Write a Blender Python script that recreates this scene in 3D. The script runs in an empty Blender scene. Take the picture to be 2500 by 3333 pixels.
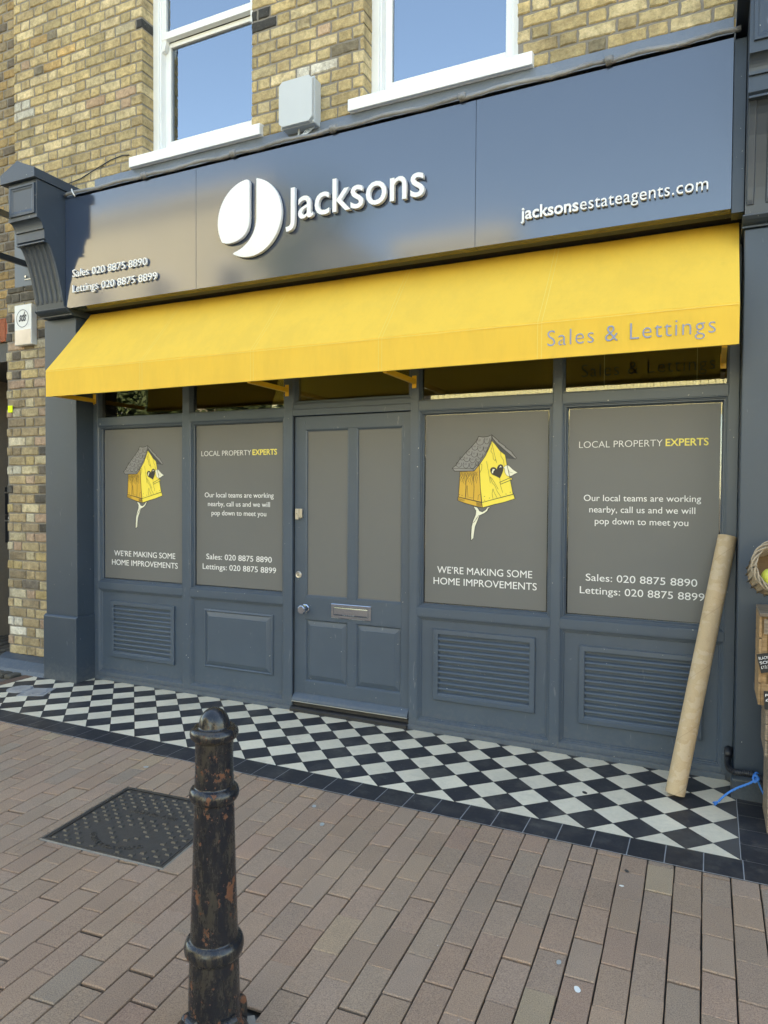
import bpy, math, random
from mathutils import Vector, Matrix
random.seed(7)
R = random.Random(11)
SC = bpy.context.scene
COL = SC.collection
rad = math.radians

# ------------------------------------------------------------------ camera
cam = bpy.data.cameras.new("camera")
cam.sensor_fit = 'VERTICAL'; cam.sensor_height = 24.0
cam.lens = 24.0 * 2276.0 / 3333.0
cam.clip_start = 0.05; cam.clip_end = 2000
camo = bpy.data.objects.new("camera", cam); COL.objects.link(camo)
YAW, PITCH, ROLL = rad(-25.1654), rad(-1.48252), rad(0.36103)
cy, sy = math.cos(YAW), math.sin(YAW)
fw = Vector((sy*math.cos(PITCH), cy*math.cos(PITCH), math.sin(PITCH)))
rt = Vector((cy, -sy, 0.0)); up = rt.cross(fw)
r2 = rt*math.cos(ROLL) + up*math.sin(ROLL); u2 = up*math.cos(ROLL) - rt*math.sin(ROLL)
M = Matrix((r2, u2, -fw)).transposed().to_4x4()
M.translation = Vector((2.3596, -4.2758, 1.5686))
camo.matrix_world = M
SC.camera = camo

# ------------------------------------------------------------------ light
SUN_EL, SUN_AZ = 44.0, 14.0        # the sun stands behind the shop: the street side is in open shade
w = bpy.data.worlds.new("World"); SC.world = w; w.use_nodes = True
wn = w.node_tree
sky = wn.nodes.new('ShaderNodeTexSky'); sky.sky_type = 'NISHITA'; sky.sun_disc = False
sky.sun_elevation = rad(SUN_EL); sky.sun_rotation = rad(SUN_AZ)
sky.air_density = 1.0; sky.dust_density = 0.6; sky.ozone_density = 1.5
wn.links.new(sky.outputs[0], wn.nodes['Background'].inputs[0])
wn.nodes['Background'].inputs[1].default_value = 0.13
sl = bpy.data.lights.new("sun", 'SUN'); sl.energy = 5.0; sl.angle = rad(0.5); sl.color = (1, .94, .84)
so = bpy.data.objects.new("sun", sl); COL.objects.link(so)
sd = Vector((math.sin(rad(SUN_AZ))*math.cos(rad(SUN_EL)), math.cos(rad(SUN_AZ))*math.cos(rad(SUN_EL)), math.sin(rad(SUN_EL))))
so.rotation_euler = sd.to_track_quat('Z', 'Y').to_euler()
so.location = (0, 0, 20)
SC.view_settings.view_transform = 'Standard'; SC.view_settings.look = 'None'
SC.view_settings.exposure = 2.74; SC.view_settings.gamma = 1.0
SC.view_settings.use_white_balance = True; SC.view_settings.white_balance_temperature = 8700; SC.view_settings.white_balance_tint = 8
SC.cycles.max_bounces = 8; SC.cycles.diffuse_bounces = 4; SC.cycles.glossy_bounces = 4
SC.cycles.transparent_max_bounces = 8; SC.cycles.use_denoising = True
SC.cycles.caustics_reflective = False; SC.cycles.caustics_refractive = False

# ------------------------------------------------------------------ materials
def srgb(r, g, b):
    f = lambda c: (c/255/12.92) if c/255 <= .04045 else ((c/255+.055)/1.055)**2.4
    return (f(r), f(g), f(b))

class MT:
    """small node builder"""
    def __init__(s, name):
        s.m = bpy.data.materials.new(name); s.m.use_nodes = True
        s.t = s.m.node_tree; s.p = s.t.nodes['Principled BSDF']; s.o = s.t.nodes['Material Output']
        s.tc = s.n('ShaderNodeTexCoord')
    def n(s, k, **kw):
        x = s.t.nodes.new(k)
        for a, v in kw.items(): setattr(x, a, v)
        return x
    def l(s, a, b): s.t.links.new(a, b)
    def noise(s, scale, detail=4, rough=.6, stretch=None, dist=0.0, off=0):
        mp = s.n('ShaderNodeMapping'); s.l(s.tc.outputs['Object'], mp.inputs[0])
        if stretch: mp.inputs['Scale'].default_value = stretch
        mp.inputs['Location'].default_value = (off, off*.7, off*.3)
        x = s.n('ShaderNodeTexNoise'); s.l(mp.outputs[0], x.inputs['Vector'])
        x.inputs['Scale'].default_value = scale; x.inputs['Detail'].default_value = detail
        x.inputs['Roughness'].default_value = rough; x.inputs['Distortion'].default_value = dist
        return x.outputs['Fac']
    def ramp(s, fac, a, b, c0=(0, 0, 0, 1), c1=(1, 1, 1, 1)):
        x = s.n('ShaderNodeValToRGB'); s.l(fac, x.inputs[0])
        x.color_ramp.elements[0].position = a; x.color_ramp.elements[1].position = b
        x.color_ramp.elements[0].color = c0; x.color_ramp.elements[1].color = c1
        return x.outputs[0]
    def mix(s, fac, a, b, mode='MIX'):
        x = s.n('ShaderNodeMix', data_type='RGBA', blend_type=mode)
        for i, v in ((0, fac), (6, a), (7, b)):
            if isinstance(v, (int, float)): x.inputs[i].default_value = v
            elif isinstance(v, tuple): x.inputs[i].default_value = v if len(v) == 4 else (*v, 1)
            else: s.l(v, x.inputs[i])
        return x.outputs[2]
    def math(s, op, a, b=0.0):
        x = s.n('ShaderNodeMath', operation=op)
        for i, v in ((0, a), (1, b)):
            if isinstance(v, (int, float)): x.inputs[i].default_value = v
            else: s.l(v, x.inputs[i])
        return x.outputs[0]
    def attr(s, name='Col'):
        x = s.n('ShaderNodeAttribute', attribute_name=name); return x.outputs['Color']
    def base(s, c):
        if isinstance(c, tuple): s.p.inputs['Base Color'].default_value = (*c[:3], 1)
        else: s.l(c, s.p.inputs['Base Color'])
        return s
    def rough(s, v):
        if isinstance(v, (int, float)): s.p.inputs['Roughness'].default_value = v
        else: s.l(v, s.p.inputs['Roughness'])
        return s
    def set(s, **kw):
        for k, v in kw.items(): s.p.inputs[k.replace('_', ' ')].default_value = v
        return s
    def bump(s, h, strength=.3, dist=.002):
        x = s.n('ShaderNodeBump'); s.l(h, x.inputs['Height'])
        x.inputs['Strength'].default_value = strength; x.inputs['Distance'].default_value = dist
        s.l(x.outputs[0], s.p.inputs['Normal']); return s

def simple(name, c, rough=.5, metal=0.0, nscale=40, nstr=.15, ndist=.001, vary=.12, ior=1.5):
    t = MT(name)
    n = t.noise(nscale, 5)
    n2 = t.noise(nscale*.12, 3)
    dark = tuple(x*(1-vary) for x in c); light = tuple(min(1, x*(1+vary)) for x in c)
    t.base(t.mix(n2, dark, light)).rough(rough).set(Metallic=metal, IOR=ior).bump(n, nstr, ndist)
    return t.m

def paint(name, c, rough=.38, chips=True, streak=(1, 1, .12), ior=1.5):
    t = MT(name)
    n = t.noise(70, 4, stretch=streak); n2 = t.noise(3.5, 5, .65); n3 = t.noise(160, 2)
    col = t.mix(n2, tuple(x*.88 for x in c), tuple(x*1.14 for x in c))
    dust = t.ramp(t.noise(9, 6, .75, off=3), .60, .85)
    col = t.mix(t.math('MULTIPLY', dust, .14), col, (.17, .18, .18))
    if chips:
        ch = t.ramp(t.noise(55, 2, .5, off=9), .765, .775)
        col = t.mix(ch, col, (.55, .55, .5))
    sp = t.n('ShaderNodeSeparateXYZ'); geo = t.n('ShaderNodeNewGeometry'); t.l(geo.outputs['Position'], sp.inputs[0])
    low = t.ramp(sp.outputs['Z'], .0, .34, (1, 1, 1, 1), (0, 0, 0, 1))
    spl_ = t.ramp(t.math('ADD', t.math('MULTIPLY', low, .30), t.math('MULTIPLY', t.noise(30, 6, .8, off=14), .62)), .48, .74)
    col = t.mix(t.math('MULTIPLY', spl_, .32), col, (.20, .19, .17))
    sc = t.ramp(t.noise(14, 4, .5, stretch=(1.6, 1, .25), dist=1.5, off=17), .70, .72)
    col = t.mix(t.math('MULTIPLY', sc, .28), col, (.26, .29, .33))
    t.base(col).rough(t.math('ADD', t.math('MULTIPLY', n2, .22), rough-.11)).set(IOR=ior)
    t.bump(t.math('ADD', n, t.math('MULTIPLY', n3, .35)), .22, .0012)
    return t.m

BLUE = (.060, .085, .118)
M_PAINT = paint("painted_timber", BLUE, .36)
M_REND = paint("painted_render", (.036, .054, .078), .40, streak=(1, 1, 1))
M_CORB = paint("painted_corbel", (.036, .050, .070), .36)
M_REND2 = paint("painted_render_pale", (.13, .155, .18), .5, streak=(1, 1, 1))
M_PAINT2 = paint("painted_timber_pale", (.12, .135, .15), .45)

def m_fascia():
    t = MT("fascia_panel_metal")
    n = t.noise(2.2, 3); n2 = t.noise(500, 2, stretch=(1, 1, .04))
    t.base(t.mix(n, (.028, .045, .080), (.033, .050, .087)))
    t.rough(t.math('ADD', t.math('MULTIPLY', t.noise(1.3, 4), .05), .085)).set(IOR=1.95)
    t.bump(t.math('ADD', t.math('MULTIPLY', n, 2.0), t.math('MULTIPLY', n2, .01)), .05, .004)
    return t.m
M_FASCIA = m_fascia()
M_LETTER = simple("white_acrylic", (.80, .80, .79), .3, nstr=.03)
M_VINYLW = simple("white_vinyl", (.80, .81, .80), .5, nstr=.02, vary=.02)
M_VINYLY = simple("yellow_vinyl", (.86, .74, .16), .5, nstr=.02, vary=.02)

def m_film():
    t = MT("grey_window_film")
    n = t.noise(1.6, 3); n2 = t.noise(300, 2)
    t.base(t.mix(n, (.133, .136, .135), (.149, .152, .151))).rough(.40).set(IOR=1.4)
    t.bump(n2, .05, .0005); return t.m
M_FILM = m_film()

def m_fabric():
    t = MT("awning_canvas")
    n = t.noise(900, 2); n2 = t.noise(2.0, 4); n3 = t.noise(16, 4, stretch=(1, .3, .3))
    col = t.mix(n2, (.955, .60, .078), (.975, .625, .092))
    sp = t.n('ShaderNodeSeparateXYZ'); geo = t.n('ShaderNodeNewGeometry'); t.l(geo.outputs['Position'], sp.inputs[0])
    ed = t.math('MULTIPLY', t.ramp(sp.outputs['Z'], 2.30, 2.40, (1, 1, 1, 1), (0, 0, 0, 1)), t.noise(5, 5, .75, stretch=(1, 1, .2), off=4))
    col = t.mix(t.math('MULTIPLY', t.ramp(ed, .42, .62), .14), col, (.55, .36, .07))
    spots = t.ramp(t.noise(7, 3, .5, off=5), .73, .79)
    col = t.mix(t.math('MULTIPLY', spots, .18), col, (.62, .40, .06))
    t.base(col).rough(.85)
    t.bump(t.math('ADD', n, t.math('MULTIPLY', n3, 1.2)), .2, .0013)
    tr = t.n('ShaderNodeBsdfTranslucent'); t.l(col, tr.inputs[0])
    mx = t.n('ShaderNodeMixShader'); mx.inputs[0].default_value = .16
    t.l(t.p.outputs[0], mx.inputs[1]); t.l(tr.outputs[0], mx.inputs[2]); t.l(mx.outputs[0], t.o.inputs[0])
    return t.m
M_FABRIC = m_fabric()
M_AWNTXT = simple("awning_print_grey_blue", (.27, .32, .46), .8, nstr=.1)
M_ARM = simple("yellow_powder_coat", (.78, .46, .04), .4)

def m_glass(name, ior, tint=(.8, .85, .85), coat=(1, 1, 1)):
    t = MT(name); t.t.nodes.remove(t.p)
    fr = t.n('ShaderNodeFresnel'); fr.inputs[0].default_value = ior
    n = t.noise(2.0, 2)
    bp_ = t.n('ShaderNodeBump'); t.l(n, bp_.inputs['Height']); bp_.inputs['Strength'].default_value = .06; bp_.inputs['Distance'].default_value = .01
    gl = t.n('ShaderNodeBsdfGlossy'); gl.inputs['Roughness'].default_value = .0; gl.inputs['Color'].default_value = (*coat, 1); t.l(bp_.outputs[0], gl.inputs['Normal'])
    tr = t.n('ShaderNodeBsdfTransparent'); tr.inputs[0].default_value = (*tint, 1)
    mx = t.n('ShaderNodeMixShader'); t.l(fr.outputs[0], mx.inputs[0]); t.l(tr.outputs[0], mx.inputs[1]); t.l(gl.outputs[0], mx.inputs[2])
    t.l(mx.outputs[0], t.o.inputs[0]); return t.m
M_GLASS = m_glass("shop_glass", 1.75)
M_GLASSUP = m_glass("sash_glass", 3.8, coat=(.76, .88, 1.0))

def m_upvc():
    t = MT("white_window_paint")
    n = t.noise(30, 4, stretch=(1, 1, .15)); n2 = t.noise(6, 5, .7, stretch=(1, 1, .4))
    dirt = t.ramp(n2, .5, .8)
    t.base(t.mix(t.math('MULTIPLY', dirt, .30), (.80, .81, .80), (.50, .49, .45))).rough(.4)
    t.bump(n, .3, .002); return t.m
M_WHITE = m_upvc()

def m_brick(name, dirtcol=(.05, .045, .035), dirt=.5, lum=1.0):
    t = MT(name)
    c = t.attr()
    a = t.noise(26, 6, .75); b = t.noise(95, 4, .7, off=2); d = t.noise(7, 5, .7, off=6); e = t.noise(2.1, 5, .65, off=1)
    c = t.mix(1.0, c, t.ramp(a, .30, .70, (.56, .53, .48, 1), (1.24, 1.22, 1.16, 1)), 'MULTIPLY')
    c = t.mix(t.math('MULTIPLY', t.ramp(b, .60, .70), .55), c, (.10, .08, .05))
    c = t.mix(t.math('MULTIPLY', t.ramp(d, .56, .74), dirt), c, dirtcol)
    c = t.mix(t.math('MULTIPLY', t.ramp(t.noise(34, 4, .7, off=12), .64, .72), .5), c, (.52, .46, .32))
    c = t.mix(1.0, c, t.ramp(e, .3, .7, (.82*lum, .82*lum, .83*lum, 1), (1.1*lum, 1.1*lum, 1.08*lum, 1)), 'MULTIPLY')
    st = t.ramp(t.noise(3.2, 6, .7, stretch=(1.5, 1, .35), off=25), .55, .74); c = t.mix(t.math('MULTIPLY', st, .36), c, (.16, .13, .085))
    tone = t.noise(5.5, 3, .5, off=33); c = t.mix(1.0, c, t.ramp(tone, .3, .7, (.78, .76, .72, 1), (1.12, 1.1, 1.06, 1)), 'MULTIPLY')
    t.base(c).rough(.92)
    h = t.math('ADD', t.math('MULTIPLY', a, 1.0), t.math('MULTIPLY', b, .5))
    t.bump(h, 1.0, .008); return t.m
M_BRICK = m_brick("stock_brick")
M_BRICKL = m_brick("weathered_brick", dirt=.6, lum=.95)
M_BRICKR = m_brick("far_brick")

def m_mortar():
    t = MT("lime_mortar"); n = t.noise(60, 6, .7); n2 = t.noise(3, 4)
    c = t.mix(n, (.18, .165, .145), (.33, .30, .26)); c = t.mix(t.math('MULTIPLY', n2, .5), c, (.12, .105, .085))
    t.base(c).rough(.95).bump(n, .8, .004); return t.m
M_MORTAR = m_mortar()

def m_paver():
    t = MT("clay_paver"); c = t.attr()
    a = t.noise(260, 4, .8); b = t.noise(4, 5, .7); d = t.noise(120, 5, .7, off=4); e = t.noise(1.1, 5, .7, off=8)
    c = t.mix(1.0, c, t.ramp(a, .36, .64, (.58, .58, .59, 1), (1.34, 1.31, 1.28, 1)), 'MULTIPLY')
    c = t.mix(1.0, c, t.ramp(e, .3, .72, (.87, .87, .87, 1), (1.08, 1.08, 1.07, 1)), 'MULTIPLY')
    c = t.mix(t.math('MULTIPLY', t.ramp(d, .66, .72), .75), c, (.085, .070, .055))
    c = t.mix(t.math('MULTIPLY', t.ramp(b, .55, .8), .25), c, (.17, .145, .115))
    t.base(c).rough(.88)
    t.bump(t.math('ADD', a, d), .55, .0022); return t.m
M_PAVER = m_paver()

def m_joint():
    t = MT("joint_sand"); n = t.noise(150, 6, .8); n2 = t.noise(12, 4, off=3)
    c = t.mix(n, (.065, .06, .054), (.15, .138, .12))
    t.base(t.mix(t.ramp(n2, .55, .75), c, (.17, .16, .14))).rough(1).bump(n, .8, .004); return t.m
M_JOINT = m_joint()

def m_tile():
    t = MT("forecourt_tile"); c = t.attr()
    a = t.noise(45, 6, .7); b = t.noise(8, 6, .75, off=3); s = t.noise(24, 5, .6, stretch=(1, .35, 1), off=9)
    c = t.mix(1.0, c, t.ramp(a, .2, .8, (.90, .90, .89, 1), (1.08, 1.08, 1.07, 1)), 'MULTIPLY')
    c = t.mix(t.math('MULTIPLY', t.ramp(b, .52, .82), .30), c, (.27, .25, .21))
    c = t.mix(t.math('MULTIPLY', t.ramp(s, .66, .74), .22), c, (.22, .21, .19))
    w2 = t.ramp(t.noise(2.2, 6, .75, off=21), .50, .78); c = t.mix(t.math('MULTIPLY', w2, .28), c, (.24, .22, .18))
    sk = t.ramp(t.noise(90, 3, .6, off=31), .72, .74); c = t.mix(t.math('MULTIPLY', sk, .5), c, (.16, .145, .12))
    t.base(c).rough(t.math('ADD', t.math('MULTIPLY', a, .25), .34)).bump(a, .12, .0012); return t.m
M_TILE = m_tile()
M_GROUT = simple("tile_grout", (.065, .062, .06), .9, nscale=120, nstr=.4)
M_GROUTL = simple("pale_grout", (.36, .36, .36), .9, nscale=120, nstr=.4)

def m_iron():
    t = MT("black_painted_cast_iron")
    sp = t.n('ShaderNodeSeparateXYZ'); t.l(t.tc.outputs['Object'], sp.inputs[0])
    def band(z0, w): return t.math('MAXIMUM', 0.0, t.math('SUBTRACT', 1.0, t.math('DIVIDE', t.math('ABSOLUTE', t.math('SUBTRACT', sp.outputs['Z'], z0)), w)))
    bands = t.math('ADD', t.math('ADD', t.math('MULTIPLY', band(.675, .035), .13), t.math('MULTIPLY', band(.45, .06), .085)), t.math('ADD', t.math('MULTIPLY', band(.80, .06), .06), t.math('MULTIPLY', band(.12, .12), .05)))
    big = t.noise(20, 6, .65, stretch=(1, 1, .9), off=2.6); sml = t.noise(62, 5, .6, off=7)
    patch = t.ramp(t.math('ADD', big, bands), .640, .652)
    small = t.ramp(t.math('ADD', sml, bands), .685, .70)
    rust = t.math('MAXIMUM', patch, small)
    grime = t.ramp(t.noise(22, 7, .8, stretch=(1, 1, .35), off=5), .48, .75)
    c = t.mix(t.math('MULTIPLY', grime, .75), (.010, .012, .017), (.085, .068, .042))
    rc = t.mix(t.noise(60, 4), (.075, .032, .018), (.20, .075, .035))
    c = t.mix(rust, c, rc)
    t.base(c)
    t.rough(t.math('ADD', t.math('MULTIPLY', rust, .5), t.math('ADD', t.math('MULTIPLY', grime, .3), .2)))
    h = t.math('SUBTRACT', t.math('MULTIPLY', t.noise(40, 5), .7), t.math('MULTIPLY', rust, .9))
    t.bump(h, .6, .003); return t.m
M_IRON = m_iron()

def m_castcover():
    t = MT("worn_cast_cover"); a = t.noise(30, 6, .75); b = t.noise(160, 3)
    c = t.mix(a, (.042, .037, .033), (.115, .103, .092))
    c = t.mix(t.ramp(t.noise(24, 5, .7, off=4), .70, .74), c, (.33, .33, .31))
    t.base(c).rough(.5).set(Metallic=.25).bump(t.math('ADD', a, b), .4, .002); return t.m
M_COVER = m_castcover()
M_CEMENT = simple("cement_haunch", (.24, .215, .18), .95, nscale=60, nstr=.9, ndist=.006, vary=.4)
M_LEAD = simple("lead_sheet", (.17, .195, .225), .5, metal=.15, nscale=14, nstr=.9, ndist=.012, vary=.35)
M_LEADR = simple("lead_roll", (.22, .22, .22), .42, metal=.15, nscale=22, nstr=1.0, ndist=.012, vary=.6)

def m_card():
    t = MT("brown_cardboard")
    n = t.noise(17, 2, .4, stretch=(1.0, 1.0, 1.25), dist=.5, off=3); f = t.noise(300, 3)
    c = t.mix(t.ramp(n, .56, .60), (.50, .375, .235), (.535, .42, .285))
    c = t.mix(t.ramp(t.noise(19, 2, .4, stretch=(1, 1, 1.3), dist=.5, off=8), .62, .66), c, (.475, .35, .215))
    c = t.mix(1.0, c, t.ramp(f, .3, .7, (.9, .9, .9, 1), (1.06, 1.06, 1.06, 1)), 'MULTIPLY')
    sp = t.n('ShaderNodeSeparateXYZ'); t.l(t.tc.outputs['Object'], sp.inputs[0])
    an = t.math('DIVIDE', t.math('ARCTAN2', sp.outputs['X'], sp.outputs['Y']), 6.28318)
    fr = t.math('FRACT', t.math('ADD', an, t.math('MULTIPLY', sp.outputs['Z'], 3.1)))
    seam = t.ramp(fr, .0, .022, (1, 1, 1, 1), (0, 0, 0, 1)); c = t.mix(t.math('MULTIPLY', seam, .45), c, (.26, .18, .105))
    t.base(c).rough(.75).bump(f, .1, .0006); return t.m
M_CARD = m_card()
M_CHROME = simple("polished_chrome", (.52, .58, .66), .07, metal=1.0, nscale=9, nstr=.25, ndist=.004, vary=.05)
M_STEEL = simple("satin_nickel", (.55, .52, .47), .35, metal=.8)
M_PLAST = simple("grey_plastic", (.50, .53, .54), .45, nstr=.08, vary=.05)
M_ALARM = simple("alarm_plastic", (.66, .70, .72), .25, nscale=30, nstr=.2, vary=.12)
M_DARK = simple("dark_void", (.012, .012, .013), .9)
M_ROOM = simple("room_lining", (.07, .065, .06), .9)
M_BLACK = simple("black_metal", (.014, .016, .02), .4)
M_RUBBER = simple("black_rubber", (.018, .02, .026), .45)
M_ROPE = simple("blue_polypropylene", (.02, .20, .62), .5, nscale=200, nstr=.6)
M_REDB = m_brick("red_rubbed_brick", dirt=.2)

def m_wood(name, c0, c1):
    t = MT(name); a = t.noise(60, 6, .7, stretch=(.12, 1, 2.2)); b = t.noise(5, 4)
    c = t.mix(t.ramp(a, .3, .7), c0, c1); c = t.mix(t.math('MULTIPLY', t.ramp(b, .5, .8), .5), c, tuple(x*.4 for x in c0))
    t.base(c).rough(.8).bump(a, .7, .003); return t.m
M_WOOD = m_wood("old_crate_wood", (.10, .075, .055), (.33, .26, .19))
M_WOOD2 = m_wood("crate_wood_pale", (.22, .13, .06), (.46, .30, .16))
M_WICK = simple("wicker", (.34, .27, .19), .65, nscale=90, nstr=.5, vary=.5)
M_FRUIT = simple("green_yellow_skin", (.50, .52, .08), .45, nscale=18, vary=.3)
M_SLATE = simple("chalkboard_card", (.012, .013, .014), .6)
M_CHALK = simple("white_chalk_pen", (.8, .8, .8), .7)
M_TIN = None

# ------------------------------------------------------------------ mesh builder
class MB:
    def __init__(s): s.v = []; s.f = []; s.c = []; s.mi = []; s.mat = 0; s.usec = False
    def add(s, vs, fs, col=None):
        o = len(s.v); s.v += [tuple(p) for p in vs]
        s.c += [(*(col or (1, 1, 1)), 1)]*len(vs)
        if col: s.usec = True
        for f in fs: s.f.append(tuple(o+i for i in f)); s.mi.append(s.mat)
    def box(s, x0, x1, y0, y1, z0, z1, col=None):
        v = [(x0, y0, z0), (x1, y0, z0), (x1, y1, z0), (x0, y1, z0), (x0, y0, z1), (x1, y0, z1), (x1, y1, z1), (x0, y1, z1)]
        s.add(v, [(0, 3, 2, 1), (4, 5, 6, 7), (0, 1, 5, 4), (1, 2, 6, 5), (2, 3, 7, 6), (3, 0, 4, 7)], col)
    def quad(s, a, b, c, d, col=None): s.add([a, b, c, d], [(0, 1, 2, 3)], col)
    def poly(s, pts, col=None): s.add(pts, [tuple(range(len(pts)))], col)
    def mould(s, x0, x1, z0, z1, prof, close=False):
        """a frame moulding round a rectangle facing -Y: prof = (inset, y) steps from the outside in"""
        rings = []
        for ins, y in prof:
            rings.append([(x0+ins, y, z0+ins), (x1-ins, y, z0+ins), (x1-ins, y, z1-ins), (x0+ins, y, z1-ins)])
        for a, b in zip(rings, rings[1:]):
            for k in range(4):
                n = (k+1) % 4
                s.quad(a[k], a[n], b[n], b[k])
        if close: s.quad(*rings[-1])
    def prism(s, prof, x0, x1, cap=True, col=None):
        """prof = (y, z) outline swept along X"""
        n = len(prof)
        v = [(x0, y, z) for y, z in prof]+[(x1, y, z) for y, z in prof]
        f = [(i, (i+1) % n, n+(i+1) % n, n+i) for i in range(n)]
        if cap: f += [tuple(range(n))[::-1], tuple(range(n, 2*n))]
        s.add(v, f, col)
    def extr(s, pts, y0, y1, col=None, back=True):
        """pts = (x, z) outline extruded from y0 (front) to y1"""
        n = len(pts)
        v = [(x, y0, z) for x, z in pts]+[(x, y1, z) for x, z in pts]
        f = [tuple(range(n))]+[(i, n+i, n+(i+1) % n, (i+1) % n) for i in range(n)]
        if back: f.append(tuple(range(n, 2*n))[::-1])
        s.add(v, f, col)
    def lathe(s, prof, seg=48, c=(0, 0, 0), col=None, wob=0):
        v = []; f = []
        for r, z in prof:
            for k in range(seg):
                a = 2*math.pi*k/seg; v.append((c[0]+r*math.cos(a), c[1]+r*math.sin(a), c[2]+z))
        for i in range(len(prof)-1):
            for k in range(seg):
                n = (k+1) % seg; f.append((i*seg+k, i*seg+n, (i+1)*seg+n, (i+1)*seg+k))
        s.add(v, f, col)
    def tube(s, pts, r, seg=10, cap=True, col=None, closed=False):
        P = [Vector(p) for p in pts]; n = len(P); v = []; f = []
        ref = Vector((.13, .37, .92)).normalized(); prev = None
        for i, p in enumerate(P):
            if closed: t = (P[(i+1) % n]-P[i-1])
            else: t = P[min(i+1, n-1)]-P[max(i-1, 0)]
            t.normalize()
            if prev is None: a = t.cross(ref).normalized()
            else: a = (prev-t*prev.dot(t)).normalized()
            prev = a; b = t.cross(a)
            rr = r[i] if isinstance(r, (list, tuple)) else r
            for k in range(seg):
                q = 2*math.pi*k/seg; v.append(tuple(p+a*math.cos(q)*rr+b*math.sin(q)*rr))
        m = n if closed else n-1
        for i in range(m):
            for k in range(seg):
                j = (i+1) % n; f.append((i*seg+k, i*seg+(k+1) % seg, j*seg+(k+1) % seg, j*seg+k))
        if cap and not closed: f += [tuple(range(seg))[::-1], tuple((n-1)*seg+k for k in range(seg))]
        s.add(v, f, col)
    def build(s, name, mats, parent=None, smooth=False, bevel=0, org=None, fixn=True, auto=None):
        me = bpy.data.meshes.new(name)
        o = Vector(org) if org else Vector((0, 0, 0))
        me.from_pydata([tuple(Vector(p)-o) for p in s.v], [], s.f)
        for m in (mats if isinstance(mats, (list, tuple)) else [mats]): me.materials.append(m)
        if max(s.mi, default=0): me.polygons.foreach_set('material_index', s.mi)
        if s.usec:
            ca = me.color_attributes.new('Col', 'FLOAT_COLOR', 'POINT')
            flat = [x for c in s.c for x in c]; ca.data.foreach_set('color', flat)
        if smooth: me.polygons.foreach_set('use_smooth', [True]*len(me.polygons))
        me.validate(); me.update()
        ob = bpy.data.objects.new(name, me); COL.objects.link(ob)
        if fixn:
            import bmesh
            bm = bmesh.new(); bm.from_mesh(me); bmesh.ops.recalc_face_normals(bm, faces=bm.faces); bm.to_mesh(me); bm.free()
        ob.location = o
        if parent:
            ob.parent = parent; ob.location = o-WORLD.get(parent.name, Vector((0, 0, 0)))
        WORLD[ob.name] = o
        if bevel:
            b = ob.modifiers.new('bevel', 'BEVEL'); b.width = bevel; b.segments = 2; b.limit_method = 'ANGLE'; b.angle_limit = rad(40)
        if auto: 
            try: me.set_sharp_from_angle(angle=rad(auto))
            except Exception: pass
        return ob
WORLD = {}
def tag(o, label=None, cat=None, group=None, kind=None):
    if label: o['label'] = label
    if cat: o['category'] = cat
    if group: o['group'] = group
    if kind: o['kind'] = kind
    return o
def thing(name, label, cat, loc=(0, 0, 0), group=None):
    o = bpy.data.objects.new(name, None); COL.objects.link(o); o.location = loc; o.empty_display_size = .1
    WORLD[o.name] = Vector(loc)
    return tag(o, label, cat, group)

# text set in the built-in letter shapes, turned into a mesh standing on a plane facing -Y
def text(name, body, x0, x1, zb, cap, y, depth, mat, parent, weight=0.0, spacing=1.0, bevel=0, slant=None, align=None):
    cu = bpy.data.curves.new('t', 'FONT'); cu.body = body; cu.size = 1.0; cu.offset = weight
    cu.extrude = .01; cu.resolution_u = 4; cu.space_character = spacing
    if slant: cu.shear = slant
    ob = bpy.data.objects.new('t', cu); COL.objects.link(ob)
    dg = bpy.context.evaluated_depsgraph_get(); dg.update()
    me = bpy.data.meshes.new_from_object(ob.evaluated_get(dg))
    bpy.data.objects.remove(ob); bpy.data.curves.remove(cu)
    xs = [v.co.x for v in me.vertices]; a, b = min(xs), max(xs)
    sx = (x1-x0)/(b-a); sz = cap/.70
    for v in me.vertices:
        X, Y, Z = v.co
        v.co = (x0+(X-a)*sx, y-(depth if Z > 0 else 0.0), zb+Y*sz)
    me.materials.clear(); me.materials.append(mat); me.name = name
    o = bpy.data.objects.new(name, me); COL.objects.link(o)
    if parent:
        o.parent = parent; o.location = -WORLD.get(parent.name, Vector((0, 0, 0)))
    WORLD[o.name] = Vector((0, 0, 0))
    return o

# ------------------------------------------------------------------ ground
b = MB(); b.quad((-400, -400, -.03), (400, -400, -.03), (400, 400, -.03), (-400, 400, -.03))
tag(b.build("ground", M_JOINT), kind='structure')

TL = -.9225; XL, XR = -2.83, 2.495; H = .1085; BO = -1.094
def clip(poly, x0, x1, y0, y1):
    def cl(p, f, inter):
        out = []
        for i in range(len(p)):
            a, c = p[i-1], p[i]
            ia, ic = f(a), f(c)
            if ic:
                if not ia: out.append(inter(a, c))
                out.append(c)
            elif ia: out.append(inter(a, c))
        return out
    def ix(v): return lambda a, c: (v, a[1]+(c[1]-a[1])*(v-a[0])/(c[0]-a[0]))
    def iy(v): return lambda a, c: (a[0]+(c[0]-a[0])*(v-a[1])/(c[1]-a[1]), v)
    for f, it in ((lambda p: p[0] >= x0, ix(x0)), (lambda p: p[0] <= x1, ix(x1)), (lambda p: p[1] >= y0, iy(y0)), (lambda p: p[1] <= y1, iy(y1))):
        if len(poly) < 3: return []
        poly = cl(poly, f, it)
    return poly
def area(p): return abs(sum(p[i-1][0]*p[i][1]-p[i][0]*p[i-1][1] for i in range(len(p))))/2

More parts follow.
